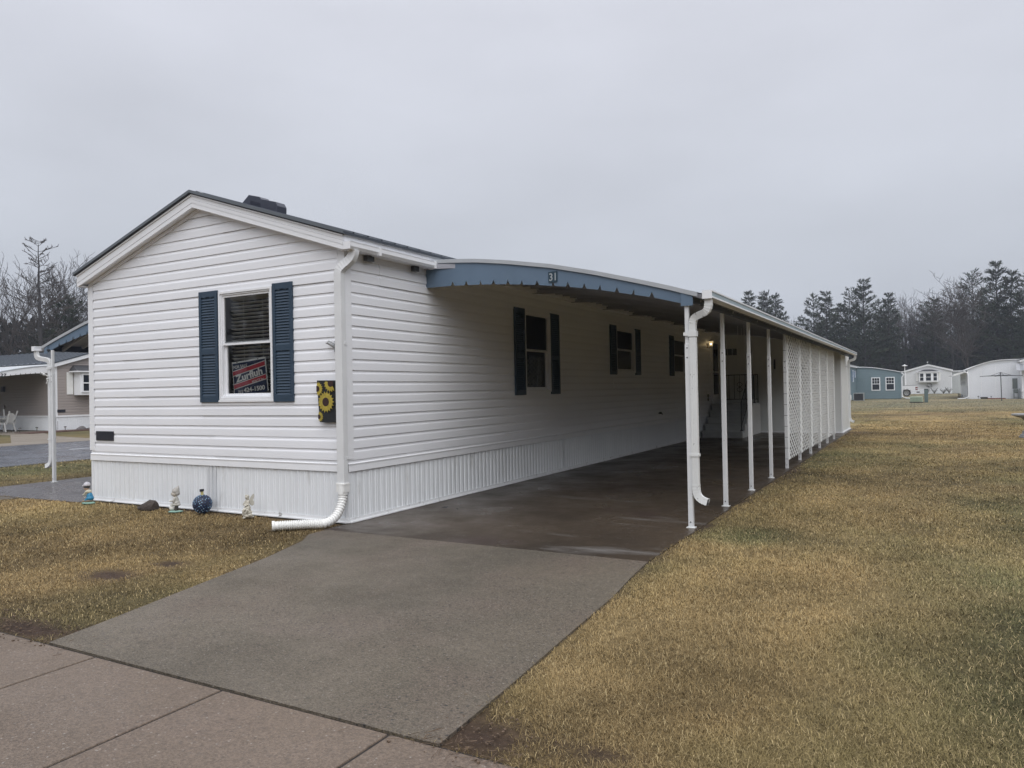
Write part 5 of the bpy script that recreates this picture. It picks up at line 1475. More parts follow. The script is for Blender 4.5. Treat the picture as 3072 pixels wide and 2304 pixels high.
# --- white home straight down the lawn
WH = mat("pale_grey_siding", (.60, .61, .62), .5, .03, 2)
wh = thing("mobile_home", "pale grey gabled home with a bay window behind the pickup truck", "mobile home")
frW, fsW = gable_home(wh, (3.46, 101, 0), (1, 0, 0), 5.08, 14, 2.86, .285, WH, skirt=.62, side=1, over=.14, roof_m=mat("pale_roof", (.4, .4, .4)))
mb = MB(); mb.box((4.96, 100.45, 1.47), (7.07, 100.99, 2.70)); by = mb.build("bay_window", VINYL2, wh)
frBy = Fr((0, 100.45, 0), (1, 0, 0), (0, -1, 0))
for a, b in ((5.05, 5.50), (5.70, 6.32), (6.52, 6.97)): simple_window(by, frBy, a, b, 1.62, 2.60, trim=.04)
mb = MB(); mb.prism([(4.80, 100.35, 2.80), (7.22, 100.35, 2.80), (6.45, 100.98, 3.06), (5.55, 100.98, 3.06)], (0, 0, .012)); mb.prism([(4.80, 100.34, 2.801), (7.22, 100.34, 2.801), (6.45, 100.97, 3.072), (5.55, 100.97, 3.072)], (0, -.001, .003)); mb.build("bay_roof", MATS["dark_shingle"], wh)
mb = MB(); mb.box((4.80, 100.33, 2.70), (7.22, 100.98, 2.798)); mb.build("bay_fascia", VINYL2, wh)
for a, b in ((4.66, 4.90), (7.12, 7.34)):
    mb = MB(); fbox(mb, frW, a - 3.46, b - 3.46, 1.64, 2.66, .015, .05); mb.build("shutter", WHITEPL, wh)
mb = MB(); mb.box((5.90, 100.8, 3.86), (5.98, 100.88, 4.06)); mb.box((5.86, 100.8, 3.98), (6.05, 100.83, 4.03)); mb.build("weather_vane", WHITEPL, wh)
wr = thing("wreath", "round leafless wreath on the wall below the bay window", "wreath", (6.1, 100.95, 1.1))
mb = MB(); rr_ = random.Random(3)
for k in range(60):
    a = rr_.uniform(0, 6.28); r_ = rr_.gauss(.22, .05); mb.tube([(r_ * math.cos(a), 0, r_ * math.sin(a)), (r_ * math.cos(a + .5) * 1.1, -.03, r_ * math.sin(a + .5) * 1.1)], .012, 3)
mb.build("twigs", mat("dark_twig", (.09, .09, .08), .8, .2, 20), wr)
for i_, (x, h_) in enumerate(((5.85, .75), (6.6, .8), (7.6, .7), (8.2, .85))):
    mb = MB()
    for k in range(34):
        a = rr_.uniform(0, 6.28); l = h_ * rr_.uniform(.5, 1); mb.tube([(x, 100.3, 0), (x + .15 * math.cos(a), 100.3 + .1 * math.sin(a), l * .5), (x + .4 * math.cos(a), 100.3 + .2 * math.sin(a), l)], .010, 3)
    o = mb.build("bare_shrub", MATS["dark_twig"]); tag(o, ("bare twiggy shrub left of the utility post, before the pale grey home", "bare spreading shrub right of the utility post, before the pale grey home", "bare low shrub before the skirting, second from the home's right corner", "bare dense shrub at the right corner of the pale grey home")[i_], "shrub", "bare shrubs along the skirting of the pale grey home")
an = thing("roof_antenna", "white flying-saucer shaped antenna on a pole left of the pale grey home", "antenna", (3.44, 99, 0))
mb = MB(); mb.tube([(0, 0, 0), (0, 0, 3.6)], .045, 8); mb.build("mast", VINYL2, an)
mb = MB(); mb.lathe([(.05, 3.50), (.32, 3.57), (.32, 3.61), (.12, 3.66), (.10, 3.72), (.01, 3.74)], 18); mb.build("disc", VINYL2, an)
ann = thing("porch_room", "narrow pale room joining the right side of the pale grey home", "extension")
mb = MB(); mb.box((8.56, 103, 0), (10.4, 110, 2.75)); mb.build("wall", mat("pale_room", (.45, .47, .47), .6, .05, 2), ann); mb = MB(); mb.box((8.5, 102.8, 2.76), (10.6, 110.2, 2.86)); mb.build("roof", VINYL2, ann)
ann2 = thing("shed", "low grey shed behind the blue-grey room and the antenna pole", "shed")
mb = MB(); mb.box((2.6, 102, 0), (3.4, 106, 2.85)); mb.build("wall", mat("pale_room", (.45, .47, .47)), ann2); mb = MB(); mb.prism([(2.5, 101.8, 2.86), (3.44, 101.8, 2.86), (3.44, 101.8, 2.98)], (0, 4.4, 0)); mb.build("roof", VINYL2, ann2)

# --- white home at the right edge
RWH = mat("white_flat_panel", (.70, .72, .76), .45, .03, 1.5)
rh = thing("porch_room", "white flat-walled room with an arched roof at the right edge of the photo", "extension")
AR3 = [(8.55, 2.40), (8.74, 2.45), (9.2, 2.66), (9.8, 2.90), (10.387, 3.06), (11.0, 3.13), (11.6, 3.155), (12.35, 3.15)]
mb = MB()
for (a, za), (b, zb) in zip(AR3[1:], AR3[2:]): mb.face([(a, 66, 0), (b, 66, 0), (b, 66, zb), (a, 66, za)])
mb.face([(8.74, 66, 0), (8.74, 66, 2.45), (8.74, 80, 2.45), (8.74, 80, 0)])
mb.build("wall", RWH, rh)
mb = MB()
for (a, za), (b, zb) in zip(AR3, AR3[1:]):
    mb.prism([(a, 65.86, za), (b, 65.86, zb), (b, 65.86, zb + .05), (a, 65.86, za + .05)], (0, .04, 0))
    mb.prism([(a, 65.9, za), (b, 65.9, zb), (b, 65.9, zb + .045), (a, 65.9, za + .045)], (0, 14, 0))
mb.box((8.72, 65.97, 0), (8.80, 65.999, 2.44))
for (a, za), (b, zb) in zip(AR3[2:], AR3[3:]): mb.prism([(a, 65.985, za - .20), (b, 65.985, zb - .20), (b, 65.985, zb - .19), (a, 65.985, za - .19)], (0, .014, 0))
for x in (9.7, 10.7, 11.65): mb.box((x - .012, 65.99, 0), (x + .012, 65.9995, 2.7))
mb.build("roof_edge", VINYL2, rh)
mb = MB(); mb.tube([(8.50, 65.9, 2.38), (8.52, 65.9, 2.24), (8.72, 65.9, 2.18), (8.78, 65.9, 1.95), (8.78, 65.9, .2), (8.55, 65.8, .06), (7.98, 65.0, .05)], .045, 8); mb.build("downspout", VINYL2, rh)
mb = MB(); mb.box((11.83, 65.95, .80), (12.17, 65.998, 1.64)); mb.build("grey_door_panel", mat("grey_panel", (.16, .18, .18), .5, .1, 8), rh)
# side wall with windows, seen at a slant
frx = Fr((8.70, 66.2, 0), (0, 1, 0), (-1, 0, 0))
mb = MB(); siding(mb, frx, .25, 16, 0, 13, [], h=.127, seams=False); mb.build("side_siding", VINYL, rh)
for u in (1.2, 4.2, 7.2, 10): simple_window(rh, frx, u, u + 2.0, 1.1, 2.1)
mb = MB()
for k in range(24):
    u = .3 + k * .5; (mb.prism([frx.p(u, 2.36, .02), frx.p(u, 2.05, .95), frx.p(u, 1.93, .95), frx.p(u, 2.22, .02)], (0, .42, 0)))
mb.build("awning", WHITEPL, rh, label="long ribbed white awning over the side windows")
for i_, u in enumerate((.6, 3, 6, 9)):
    mb = MB(); p_ = frx.p(u, 0, .35); mb.tube([p_, (p_[0], p_[1], .30)], .03, 6); mb.lathe([(.05, .30), (.02, .36)], 8, (p_[0], p_[1], 0)); o = mb.build("path_light", DARK)
    tag(o, ("black path light nearest the corner of the white room", "black path light second from the corner of the white room", "black path light third from the corner of the white room", "black path light farthest along the side of the white room")[i_], "garden light", "path lights beside the white room")
rm = thing("mobile_home", "white-sided home cut off by the right edge, with a striped awning", "mobile home")
frM, fsM = gable_home(rm, (12.36, 64.6, 0), (1, 0, 0), 4.8, 17, 2.98, .30, VINYL, skirt=.62, side=-1, over=.14)
simple_window(rm, frM, .12, 1.0, 1.78, 2.35); 
mb = MB()
for k in range(7):
    mb.cm = k % 2
    u = -.40 + k * .24
    mb.prism([frM.p(u, 2.78, .02), frM.p(u, 2.24, .62), frM.p(u, 2.22, .60), frM.p(u, 2.76, .0)], (.24, 0, 0))
mb.build("awning", [mat("awning_white", (.33, .34, .36), .6, .1, 6), mat("awning_grey", (.22, .23, .25), .5, .1, 6)], rm)
mt = thing("gas_grill", "grey covered grill against the white wall by the grey panel", "grill", (12.0, 65.4, 0))
mb = MB(); mb.box((-.16, -.2, .45), (.18, .15, .78)); mb.build("lid", mat("grill_grey", (.13, .15, .15), .5, .2, 10), mt, bevel=.05)
mb = MB()
for x in (-.15, .13):
    for y in (-.18, .12): mb.box((x, y, 0), (x + .03, y + .03, .45))
mb.box((-.16, -.19, .1), (.17, .14, .14)); mb.build("cart", mat("grill_grey", (.1, .1, .1)), mt)
mb = MB(); mb.tube([(12.24, 65.2, 0), (12.24, 65.2, .82)], .025, 6); o = mb.build("garden_post", DARK); tag(o, "dark short post right of the grill", "post")
pb = MB(); pb.box((9.6, 65.55, 0), (10.09, 65.75, .13)); pb.box((9.57, 65.52, .13), (10.12, 65.78, .16)); o = pb.build("planter_box", mat("dark_planter", (.05, .045, .04), .7, .1, 10), bevel=.01); tag(o, "long dark planter box at the foot of the white wall", "planter")
mb = MB(); mb.tube([(10.33, 65.6, 0), (10.33, 65.6, .2)], .025, 6); mb.ball((10.33, 65.6, .21), .035, 8, 6); o = mb.build("solar_light", DARK); tag(o, "single black solar light beside the dark planter box", "garden light")
mb = MB(); mb.ball((9.45, 65.7, .2), .05, 8, 6, (1.3, .6, 1)); mb.tube([(9.45, 65.7, 0), (9.45, 65.7, .18)], .01, 5); o = mb.build("garden_ornament", STONE); tag(o, "small grey ornament on a stake left of the planter box", "ornament")
BR = mat("red_brick", (.20, .075, .055), .85, .25, 12)
mb = MB(); mb.box((-.045, -.05, -.03), (.045, .05, .07)); b0 = mb.build("edging_brick", BR, bevel=.006)
for k in range(13):
    o = b0 if k == 0 else b0.copy()
    if k: col.objects.link(o)
    o.location = (10.12 + k * .095, 65.55 + .02 * math.sin(k * 2), .0); o.rotation_euler = (0, R(18 + 4 * math.sin(k)), R(3 * math.sin(k * 3)))
    tag(o, "tilted red edging brick in the row at the foot of the white wall", "brick", "red edging bricks along the white wall")

# clothesline
cl_ = thing("clothesline", "umbrella clothesline with spread arms on a dark pole before the white wall", "clothesline", (10.48, 58.0, 0), R(12))
mb = MB(); mb.tube([(0, 0, 0), (-.03, 0, 2.09)], .028, 8); mb.build("pole", mat("green_black_pole", (.03, .04, .045), .5, .1, 8), cl_)
for k in range(4):
    a = k * PI / 2
    mb = MB(); mb.tube([(0, 0, 1.88), (1.35 * math.cos(a), 1.35 * math.sin(a), 1.80)], 1, sq=(.02, .02)); mb.build("arm", MATS["green_black_pole"], cl_)
    mb = MB(); mb.tube([(-.03, 0, 2.08), (.62 * math.cos(a), .62 * math.sin(a), 1.86)], .014, 6); mb.build("strut", MATS["green_black_pole"], cl_)
mb = MB()
for r_ in (.5, .75, 1.0, 1.3):
    for k in range(4):
        a0, a1 = k * PI / 2, (k + 1) * PI / 2
        mb.tube([(r_ * math.cos(a0), r_ * math.sin(a0), 1.845 - .03 * r_), (r_ * math.cos(a1), r_ * math.sin(a1), 1.845 - .03 * r_)], .004, 3)
mb.build("washing_line", BOLT, cl_)

# utility boxes
ub = thing("utility_box", "low pale green ribbed utility box on the lawn", "utility box", (5.08, 54.5, 0), R(-4))
UG = mat("pale_green_paint", (.36, .43, .33), .5, .08, 6, dirt=(.22, .26, .2), dscale=5, dthr=(.6, .8))
mb = MB(); mb.box((-.40, -.25, .05), (.40, .25, .44)); mb.build("body", UG, ub, bevel=.04)
mb = MB()
for k in range(4): mb.box((-.36, -.262, .12 + k * .08), (.36, -.2515, .15 + k * .08))
mb.build("rib", mat("darker_green_rib", (.16, .20, .15), .6, .1, 8), ub)
mb = MB(); mb.box((-.43, -.28, 0), (.43, .28, .045)); mb.build("pad", mat("pad_dark", (.05, .05, .045), .8, .1, 8), ub)
up_ = thing("utility_pedestal", "upright dark green utility pedestal beside the low pale box", "utility box", (5.70, 55, 0), R(8))
UD = mat("dark_green_paint", (.10, .14, .14), .4, .1, 6)
mb = MB(); mb.box((-.11, -.11, 0), (.11, .11, .93)); mb.build("body", UD, up_, bevel=.02)
mb = MB(); mb.box((-.125, -.125, .93), (.125, .125, .99)); mb.build("cap", mat("black_green", (.04, .055, .055), .5, .1, 6), up_, bevel=.015)

# pickup truck
tr = thing("pickup_truck", "white pickup truck parked behind the blue-grey room, tail to the right", "pickup truck", (4.92, 84.0, 0), 0)
WP = mat("white_car_paint", (.74, .75, .77), .25, .02, 3, coat=.5)
def sideprof(pts, y0, y1, m, nm, bev=.03):
    mb = MB(); mb.prism([(x, y0, z) for x, z in pts], (0, y1 - y0, 0)); return mb.build(nm, m, tr, bevel=bev)
arch = lambda cx, r_, n_=9: [(cx - r_ * math.cos(PI * k / n_), .40 + r_ * math.sin(PI * k / n_)) for k in range(n_ + 1)]
bed = [(0, .50), (0, 1.09), (-.03, 1.12), (-1.95, 1.14), (-1.95, .42)] + arch(-1.02, .46) + [(-.45, .44)]
sideprof(bed, -.92, -.86, WP, "bed_side"); sideprof(bed, .86, .92, WP, "bed_side")
sideprof([(0, .5), (0, 1.12), (-.06, 1.12), (-.06, .5)], -.86, .86, WP, "tailgate", .01)
sideprof([(-.06, .62), (-1.95, .62), (-1.95, .66), (-.06, .66)], -.86, .86, mat("bed_liner", (.03, .03, .03), .8, .1, 8), "bed_floor", .0)
mb = MB(); mb.box((-1.95, -.93, 1.141), (-.02, -.86, 1.165)); mb.box((-1.95, .86, 1.141), (-.02, .93, 1.165)); mb.build("bed_rail", DARK, tr)
cab = [(-1.97, .42), (-1.97, 1.20), (-2.15, 1.72), (-3.15, 1.75), (-3.75, 1.22), (-4.95, 1.10), (-5.05, .95), (-5.05, .45), (-4.75, .42)] + arch(-4.25, .46)[::-1] + [(-3.7, .42)]
cab = [(-1.97, .42), (-3.7, .42)] + arch(-4.25, .46)[::-1] + [(-4.75, .42), (-5.05, .45), (-5.05, .95), (-4.95, 1.10), (-3.75, 1.22), (-3.15, 1.75), (-2.15, 1.72), (-1.97, 1.20)]
sideprof(cab, -.92, .92, WP, "cab", .04)
mb = MB()
for y in (-.925, .921): mb.prism([(-2.1, y, 1.22), (-3.6, y, 1.24), (-3.12, y, 1.66), (-2.22, y, 1.66)], (0, .004, 0))
mb.build("side_window", MATS["distant_pane"] if "distant_pane" in MATS else DARK, tr)
TY = mat("tyre_rubber", (.018, .018, .018), .8, .1, 10); RM = mat("alloy_rim", (.50, .51, .52), .3, .1, 8, metal=.6)
for x in (-1.02, -4.25):
    for y, s_ in ((-.90, -1), (.90, 1)):
        M = Matrix.Translation((x, y - s_ * .11, .37)) @ Matrix.Rotation(PI / 2, 4, "X")
        mb = MB(); mb.lathe([(.24, -.11), (.34, -.12), (.37, -.09), (.37, .09), (.34, .12), (.24, .11)], 24); mb.v = [tuple(M @ Vector(q)) for q in mb.v]
        w_ = mb.build("wheel", TY, tr)
        mb = MB(); mb.lathe([(.02, -.124), (.06, -.128), (.07, -.10)], 16); 
        for k in range(5):
            a = k * 2 * PI / 5; mb.box((.05, -.035, -.125), (.235, .035, -.105), Matrix.Rotation(a, 4, "Z"))
        mb.lathe([(.20, -.11), (.245, -.125), (.245, -.10)], 20)
        mb.v = [tuple(M @ Matrix.Scale(1 if s_ < 0 else 1, 4) @ (Vector((q[0], q[1], -q[2])) if s_ < 0 else Vector(q))) for q in mb.v]
        mb.build("rim", RM, w_)
mb = MB(); mb.box((-.10, -.90, .36), (.20, .90, .50)); mb.build("rear_bumper", mat("bumper_dark", (.10, .10, .11), .4, .1, 8), tr, bevel=.03)
for y in (-.925, .865):
    mb = MB(); mb.box((-.20, y, .66), (.006, y + .06, 1.0)); tl = mb.build("tail_light", mat("tail_red", (.16, .03, .03), .25, .1, 8), tr, bevel=.01)
    mb = MB(); mb.box((-.17, y - .004, .78), (.010, y + .064, .86)); mb.build("reverse_lens", mat("clear_lens", (.6, .6, .6), .2, .1, 8), tl)

# ------------------------------------------------------------------ trees
BARK = mat("dark_bark", (.032, .029, .030), .9, .2, 4)
BARKR = mat("twig_bark", (.046, .037, .033), .9, .2, 4)
NEED = mat("pine_needles", (1, 1, 1), .9, .2, .6, attr="Col", spec=.05)
def raw_mesh(name, V, F, m, parent=None, colr=None):
    V = np.asarray(V, np.float32); F = np.asarray(F, np.int32); k = F.shape[1]
    me = bpy.data.meshes.new(name); me.vertices.add(len(V)); me.vertices.foreach_set("co", V.ravel())
    me.loops.add(F.size); me.loops.foreach_set("vertex_index", F.ravel())
    me.polygons.add(len(F)); me.polygons.foreach_set("loop_start", np.arange(0, F.size, k)); me.polygons.foreach_set("loop_total", np.full(len(F), k)); me.update()
    if colr is not None:
        a = me.color_attributes.new("Col", "FLOAT_COLOR", "POINT"); a.data.foreach_set("color", np.concatenate([colr, np.ones((len(colr), 1))], 1).astype(np.float32).ravel())
    me.materials.append(m); o = bpy.data.objects.new(name, me); col.objects.link(o); o.parent = parent
    return o
def sticks(S, n=3):
    """S: list of (p0, p1, r0, r1) -> verts, quads"""
    P0 = np.array([s[0] for s in S], float); P1 = np.array([s[1] for s in S], float); r0 = np.array([s[2] for s in S]); r1 = np.array([s[3] for s in S])
    d = P1 - P0; d /= np.linalg.norm(d, axis=1)[:, None] + 1e-9
    up = np.where(np.abs(d[:, 2:3]) < .9, np.array([[0, 0, 1.]]), np.array([[1., 0, 0]]))
    a = np.cross(d, up); a /= np.linalg.norm(a, axis=1)[:, None]; b = np.cross(d, a)
    V = np.zeros((len(S), 2 * n, 3))
    for j in range(n):
        t_ = 2 * PI * j / n; q = a * math.cos(t_) + b * math.sin(t_)
        V[:, j] = P0 + q * r0[:, None]; V[:, n + j] = P1 + q * r1[:, None]
    base = np.arange(len(S))[:, None] * 2 * n; F = []
    for j in range(n):
        k = (j + 1) % n; F.append(np.concatenate([base + j, base + k, base + n + k, base + n + j], 1))
    return V.reshape(-1, 3), np.concatenate(F, 0)
def bare_tree(seed, h, style="oak", spread=.55, dens=1.0, mr_=.018):
    r_ = random.Random(seed); T, B = [], []
    minr = mr_
    def grow(p, d, L, r, lev, out):
        n_ = 4 if lev < 2 else 3; 
        for k in range(n_):
            nd = (d + Vector((r_.gauss(0, .13), r_.gauss(0, .13), r_.gauss(0, .08) + (.06 if lev > 0 else 0)))).normalized()
            q = p + nd * L / n_; rn = max(r * (1 - .5 * (k + 1) / n_), minr * .8)
            (T if lev == 0 else out).append((tuple(p), tuple(q), max(r * (1 - .5 * k / n_), minr), rn))
            if lev < 5 and (k > 0 or lev > 0):
                nb_ = {0: 2, 1: 2, 2: 2, 3: 1, 4: 1}[lev]
                for _ in range(nb_ if r_.random() < dens else 1):
                    ax = Vector((r_.gauss(0, 1), r_.gauss(0, 1), r_.gauss(0, .35))).normalized()
                    bd = (nd * (1 - spread * .6) + ax * spread * r_.uniform(.7, 1.2) + Vector((0, 0, .12))).normalized()
                    grow(q, bd, L * r_.uniform(.42, .66), max(rn * .66, minr), lev + 1, out)
            p, d = q, nd
        return p
    def limb_(p, d, L, r, out):
        n_ = 5
        for k in range(n_):
            nd = (d + Vector((r_.gauss(0, .05), r_.gauss(0, .05), .05))).normalized(); q = p + nd * L / n_
            out.append((tuple(p), tuple(q), max(r * (1 - k / n_), minr), max(r * (1 - (k + 1) / n_), minr * .8)))
            if k > 0 and r_.random() < .75:
                sd = Vector((-nd.y, nd.x, r_.uniform(0, .6))) * r_.choice((-1, 1)); grow(q, (nd * .7 + sd * .7).normalized(), L * .28, minr * 1.1, 4, out)
            p, d = q, nd
    if style == "oak":
        p0 = Vector((0, 0, 0)); trunk_h = h * r_.uniform(.22, .32); R0 = h * .019
        q = p0
        for k in range(4):
            nq = q + Vector((r_.gauss(0, .06), r_.gauss(0, .06), trunk_h / 4)); T.append((tuple(q), tuple(nq), R0 * (1 - .07 * k), R0 * (1 - .07 * (k + 1)))); q = nq
        for k in range(r_.randint(3, 4)):
            a = r_.uniform(0, 6.28); tl = r_.uniform(.12, .42)
            grow(q, Vector((math.cos(a) * tl, math.sin(a) * tl, 1)).normalized(), h * .72 * r_.uniform(.72, .92), R0 * .66, 1, B)
    else:
        # layered, single leader with long level limbs
        q = Vector((0, 0, 0)); R0 = h * .018; n_ = 16
        for k in range(n_):
            nq = q + Vector((r_.gauss(0, .05), r_.gauss(0, .05), h / n_)); T.append((tuple(q), tuple(nq), R0 * (1 - k / n_) + .03, R0 * (1 - (k + 1) / n_) + .03)); q = nq
            f = (k + 1) / n_
            if f > .22:
                for _ in range(7):
                    a = r_.uniform(0, 6.28); L = h * .29 * (1.08 - f) ** .6 * r_.uniform(.4, 1.2)
                    limb_(q + Vector((0, 0, r_.uniform(-.4, .4))), Vector((math.cos(a), math.sin(a), r_.uniform(.15, .7))).normalized(), L, .05 * (1.2 - f), B)
    return T, B
def make_bare(seed, h, style, label, loc, rz=0, sc_=1.0, spread=.55, dens=1.0, group=None):
    T, B = bare_tree(seed, h, style, spread, dens, .028 if loc[0] < -50 else (.034 if seed == 25 else .026))
    zs = max(s[1][2] for s in B + T); k = h / zs
    t_ = thing("bare_tree", label, "tree", loc, rz, group)
    V, F = sticks(T, 7); raw_mesh("trunk", V * k, F, BARK, t_)
    V, F = sticks(B, 3); raw_mesh("crown", V * k, F, BARKR, t_)
    return t_
def tufts(P, D, L, Wd, rnd, n=3):
    """elongated upswept sprays: n crossing leaves per tuft"""
    V = []; m_ = len(P)
    P = np.asarray(P); D = np.asarray(D); L = np.asarray(L)[:, None]; Wd = np.asarray(Wd)[:, None]
    out = []
    for k in range(n):
        dd = D + rnd.normal(0, .38, (m_, 3)); dd /= np.linalg.norm(dd, axis=1)[:, None]
        s = np.cross(dd, rnd.normal(0, 1, (m_, 3))); s /= np.linalg.norm(s, axis=1)[:, None] + 1e-9
        out.append(np.stack([P - s * Wd * .25, P + dd * L * .55 - s * Wd, P + dd * L, P + dd * L * .55 + s * Wd], 1))
    V = np.concatenate(out, 0).reshape(-1, 3)
    F = np.arange(len(V)).reshape(-1, 4)
    return V, F
def conifer(seed, h, w, base=.18, sparse=1.0):
    r_ = random.Random(seed); nr = np.random.default_rng(seed)
    T, B, P, D, L = [], [], [], [], []
    n_ = 10; q = Vector((0, 0, 0)); R0 = h * .0125
    for k in range(n_):
        nq = q + Vector((r_.gauss(0, .04), r_.gauss(0, .04), h / n_)); T.append((tuple(q), tuple(nq), R0 * (1 - k / n_) + .015, R0 * (1 - (k + 1) / n_) + .015)); q = nq
    z = h * base
    while z < h * .985:
        f = (z / h - base) / (1 - base)
        prof = (1 - f) ** .78 * (.62 + .38 * min(1, f * 3 + .2)) * (1 + .10 * math.sin(z * 2.1 + seed)) * r_.uniform(.82, 1.15)
        nb_ = r_.randint(4, 6)
        a0 = r_.uniform(0, 6.28)
        for j in range(nb_):
            if r_.random() > sparse: continue
            a = a0 + j * 2 * PI / nb_ + r_.gauss(0, .25); Lb = w * prof * r_.uniform(.55, 1.2) + .25
            rise = r_.uniform(.05, .35) + .5 * f
            p = Vector((0, 0, z + r_.uniform(-.2, .2))); d = Vector((math.cos(a), math.sin(a), rise)).normalized()
            m_ = max(3, int(Lb / .28)); pts = [p]
            for k in range(m_):
                d = (d + Vector((r_.gauss(0, .07), r_.gauss(0, .07), r_.gauss(.02, .05)))).normalized(); pts.append(pts[-1] + d * Lb / m_)
            for k in range(m_): B.append((tuple(pts[k]), tuple(pts[k + 1]), .035 * (1 - k / m_) + .008, .035 * (1 - (k + 1) / m_) + .008))
            for k in range(1, m_ + 1):
                fr_ = k / m_
                for sg in (-1, 1):
                    sl = Lb * .34 * (1.05 - fr_) + r_.uniform(.15, .45)
                    sd = (d * r_.uniform(.6, 1.0) + Vector((-d.y, d.x, 0)) * sg * r_.uniform(.5, 1.0) + Vector((0, 0, r_.uniform(.0, .35)))).normalized()
                    nt_ = 2 if sl < .6 else 3
                    for q_ in range(nt_):
                        if r_.random() < .16: continue
                        pp = pts[k] + sd * sl * q_ / nt_; P.append(tuple(pp)); D.append(tuple((sd + Vector((0, 0, r_.uniform(-.1, .35)))).normalized())); L.append(r_.uniform(.25, .5) + .12 * (q_ == nt_ - 1))
        z += h * r_.uniform(.028, .045)
    P.append((0, 0, h - .1)); D.append((0, 0, 1)); L.append(.6)
    V, F = tufts(P, D, L, np.asarray(L) * .085, nr, 3)
    m_ = len(P); base_c = np.array((.029, .037, .023))[None] * nr.uniform(.5, 1.8, (m_, 1)) + nr.normal(0, .003, (m_, 3))
    # older inner needles a little browner
    brn = nr.uniform(0, 1, (m_, 1)) < .12; base_c = np.where(brn, np.array((.04, .034, .024))[None], base_c)
    c = np.clip(np.repeat(np.tile(base_c, (3, 1)), 4, 0), .004, 1)
    return sticks(T, 7), sticks(B, 3), (V, F, c)
CT = [conifer(s, 16, wd_, b_, sp) for s, wd_, b_, sp in ((1, 3.1, .10, .85), (2, 3.7, .16, .72), (3, 2.8, .06, .85), (4, 4.2, .22, .62))]
def make_conifer(v_, label, loc, h, rz, group, wide=1.0):
    (TV, TF), (BV, BF), (NV, NF, NC) = CT[v_]
    t_ = thing("pine_tree", label, "tree", loc, rz, group); t_.scale = (h / 16 * wide, h / 16 * wide, h / 16)
    return t_
protos = []
for k in range(4):
    (TV, TF), (BV, BF), (NV, NF, NC) = CT[k]
    protos.append([("trunk", np.concatenate([TV, BV]), np.concatenate([TF, BF + len(TV)]), BARK, None), ("crown", NV, NF, NEED, NC)])
meshes = {}
def place_conifer(k, label, loc, h, rz, group, wide=1.0):
    t_ = make_conifer(k, label, loc, h, rz, group, wide)
    for nm, V, F, m_, c in protos[k]:
        if (k, nm) not in meshes: o = raw_mesh(nm, V, F, m_, t_, c); meshes[(k, nm)] = o.data
        else: o = bpy.data.objects.new(nm, meshes[(k, nm)]); col.objects.link(o); o.parent = t_
GP = "pines of the tree line beyond the lawn"
PINES = [(-18.6, 115.2, 16.2, 0, "pine whose tip shows farthest left above the canopy roof"), (-17.3, 120.2, 15.7, 2, "slim pine just right of the farthest left tip"),
 (-16.3, 116.4, 16.2, 1, "pine with the highest tip of the group above the canopy roof"), (-15.3, 119.2, 15.8, 0, "rounder pine at the right of the group above the canopy roof"),
 (-12.6, 126.4, 12.6, 1, "low pine in the dip right of the canopy-roof group"), (-9.7, 120.1, 15.5, 3, "broad pine left of the paired tips over the shed gutter"),
 (-7.4, 116.7, 15.4, 0, "bushy pine above the shed gutter end"), (-6.0, 124.2, 14.2, 2, "narrow pine between the gutter end and the tall green pine"),
 (-4.2, 120.9, 16.2, 1, "pine with a pointed top left of the tall green pine"), (-2.2, 117.4, 16.9, 0, "tall green pine standing above the blue-grey home"),
 (-.5, 125.2, 14.4, 3, "lower pine right of the tall green pine"), (1.0, 121.5, 15.0, 2, "dark pine above the gap between the blue-grey and pale grey homes"),
 (7.1, 124.9, 14.3, 1, "thin-crowned pine above the pale grey home's roof"), (12.4, 130.1, 18.4, 3, "tall pine partly behind the great bare tree"),
 (13.9, 126.3, 15.6, 1, "medium pine right of the great bare tree"), (15.0, 122.4, 18.5, 0, "tallest pine near the right edge above the white room"),
 (16.7, 121.2, 16.9, 2, "pine just right of the tallest one"), (18.2, 119.6, 16.3, 1, "pine cut by the right edge of the photo"), (20.6, 125.6, 15.5, 3, "pine standing past the one at the right edge")]
for i_, (x, y, h_, k, lab) in enumerate(PINES): place_conifer(k, lab, (x, y, 0), h_, i_ * 1.3, GP, 1.15)
GB = "bare trees of the tree line beyond the lawn"
make_bare(21, 17.2, "oak", "bare tree with a fine rounded top between two pines above the blue-grey home", (-.1, 134.6, 0), .4, group=GB)
make_bare(22, 16.2, "oak", "slender bare tree left of the pale grey home's ridge", (3.7, 130.2, 0), 1.4, group=GB)
make_bare(23, 16.6, "oak", "bare tree just behind the pale grey home's ridge", (5.6, 128.8, 0), 2.4, group=GB)
make_bare(24, 17.4, "oak", "bare tree against the left side of the great bare tree", (8.8, 133.2, 0), 3.4, group=GB)
make_bare(25, 17.0, "oak", "great spreading bare tree, largest of the tree line", (10.66, 112.0, 0), .9, spread=.74, group=GB)
make_bare(26, 11.5, "oak", "small bare tree in the dip of the tree line above the shed gutter", (-11.2, 121.0, 0), 1.9, group=GB)
GL = "trees behind the taupe home"
make_bare(31, 18.0, "oak", "forked bare tree at the left edge, behind the grey metal roof", (-78.0, 36.0, 0), .2, spread=.45, group=GL)
make_bare(36, 17.5, "oak", "bare tree just outside the left edge", (-82.5, 33.5, 0), 1.2, spread=.45, group=GL)
make_bare(33, 16.8, "layer", "bare tree with a straight leader and level limbs, tallest on the left", (-66.9, 33.3, 0), 0, group=GL)
make_bare(34, 17.0, "oak", "bare tree leaning right behind the straight-leader tree", (-78, 41.0, 0), 2.2, group=GL)
make_bare(35, 14.6, "oak", "lower bare tree nearest the white gable's left corner", (-73.0, 42.6, 0), 4.2, group=GL)
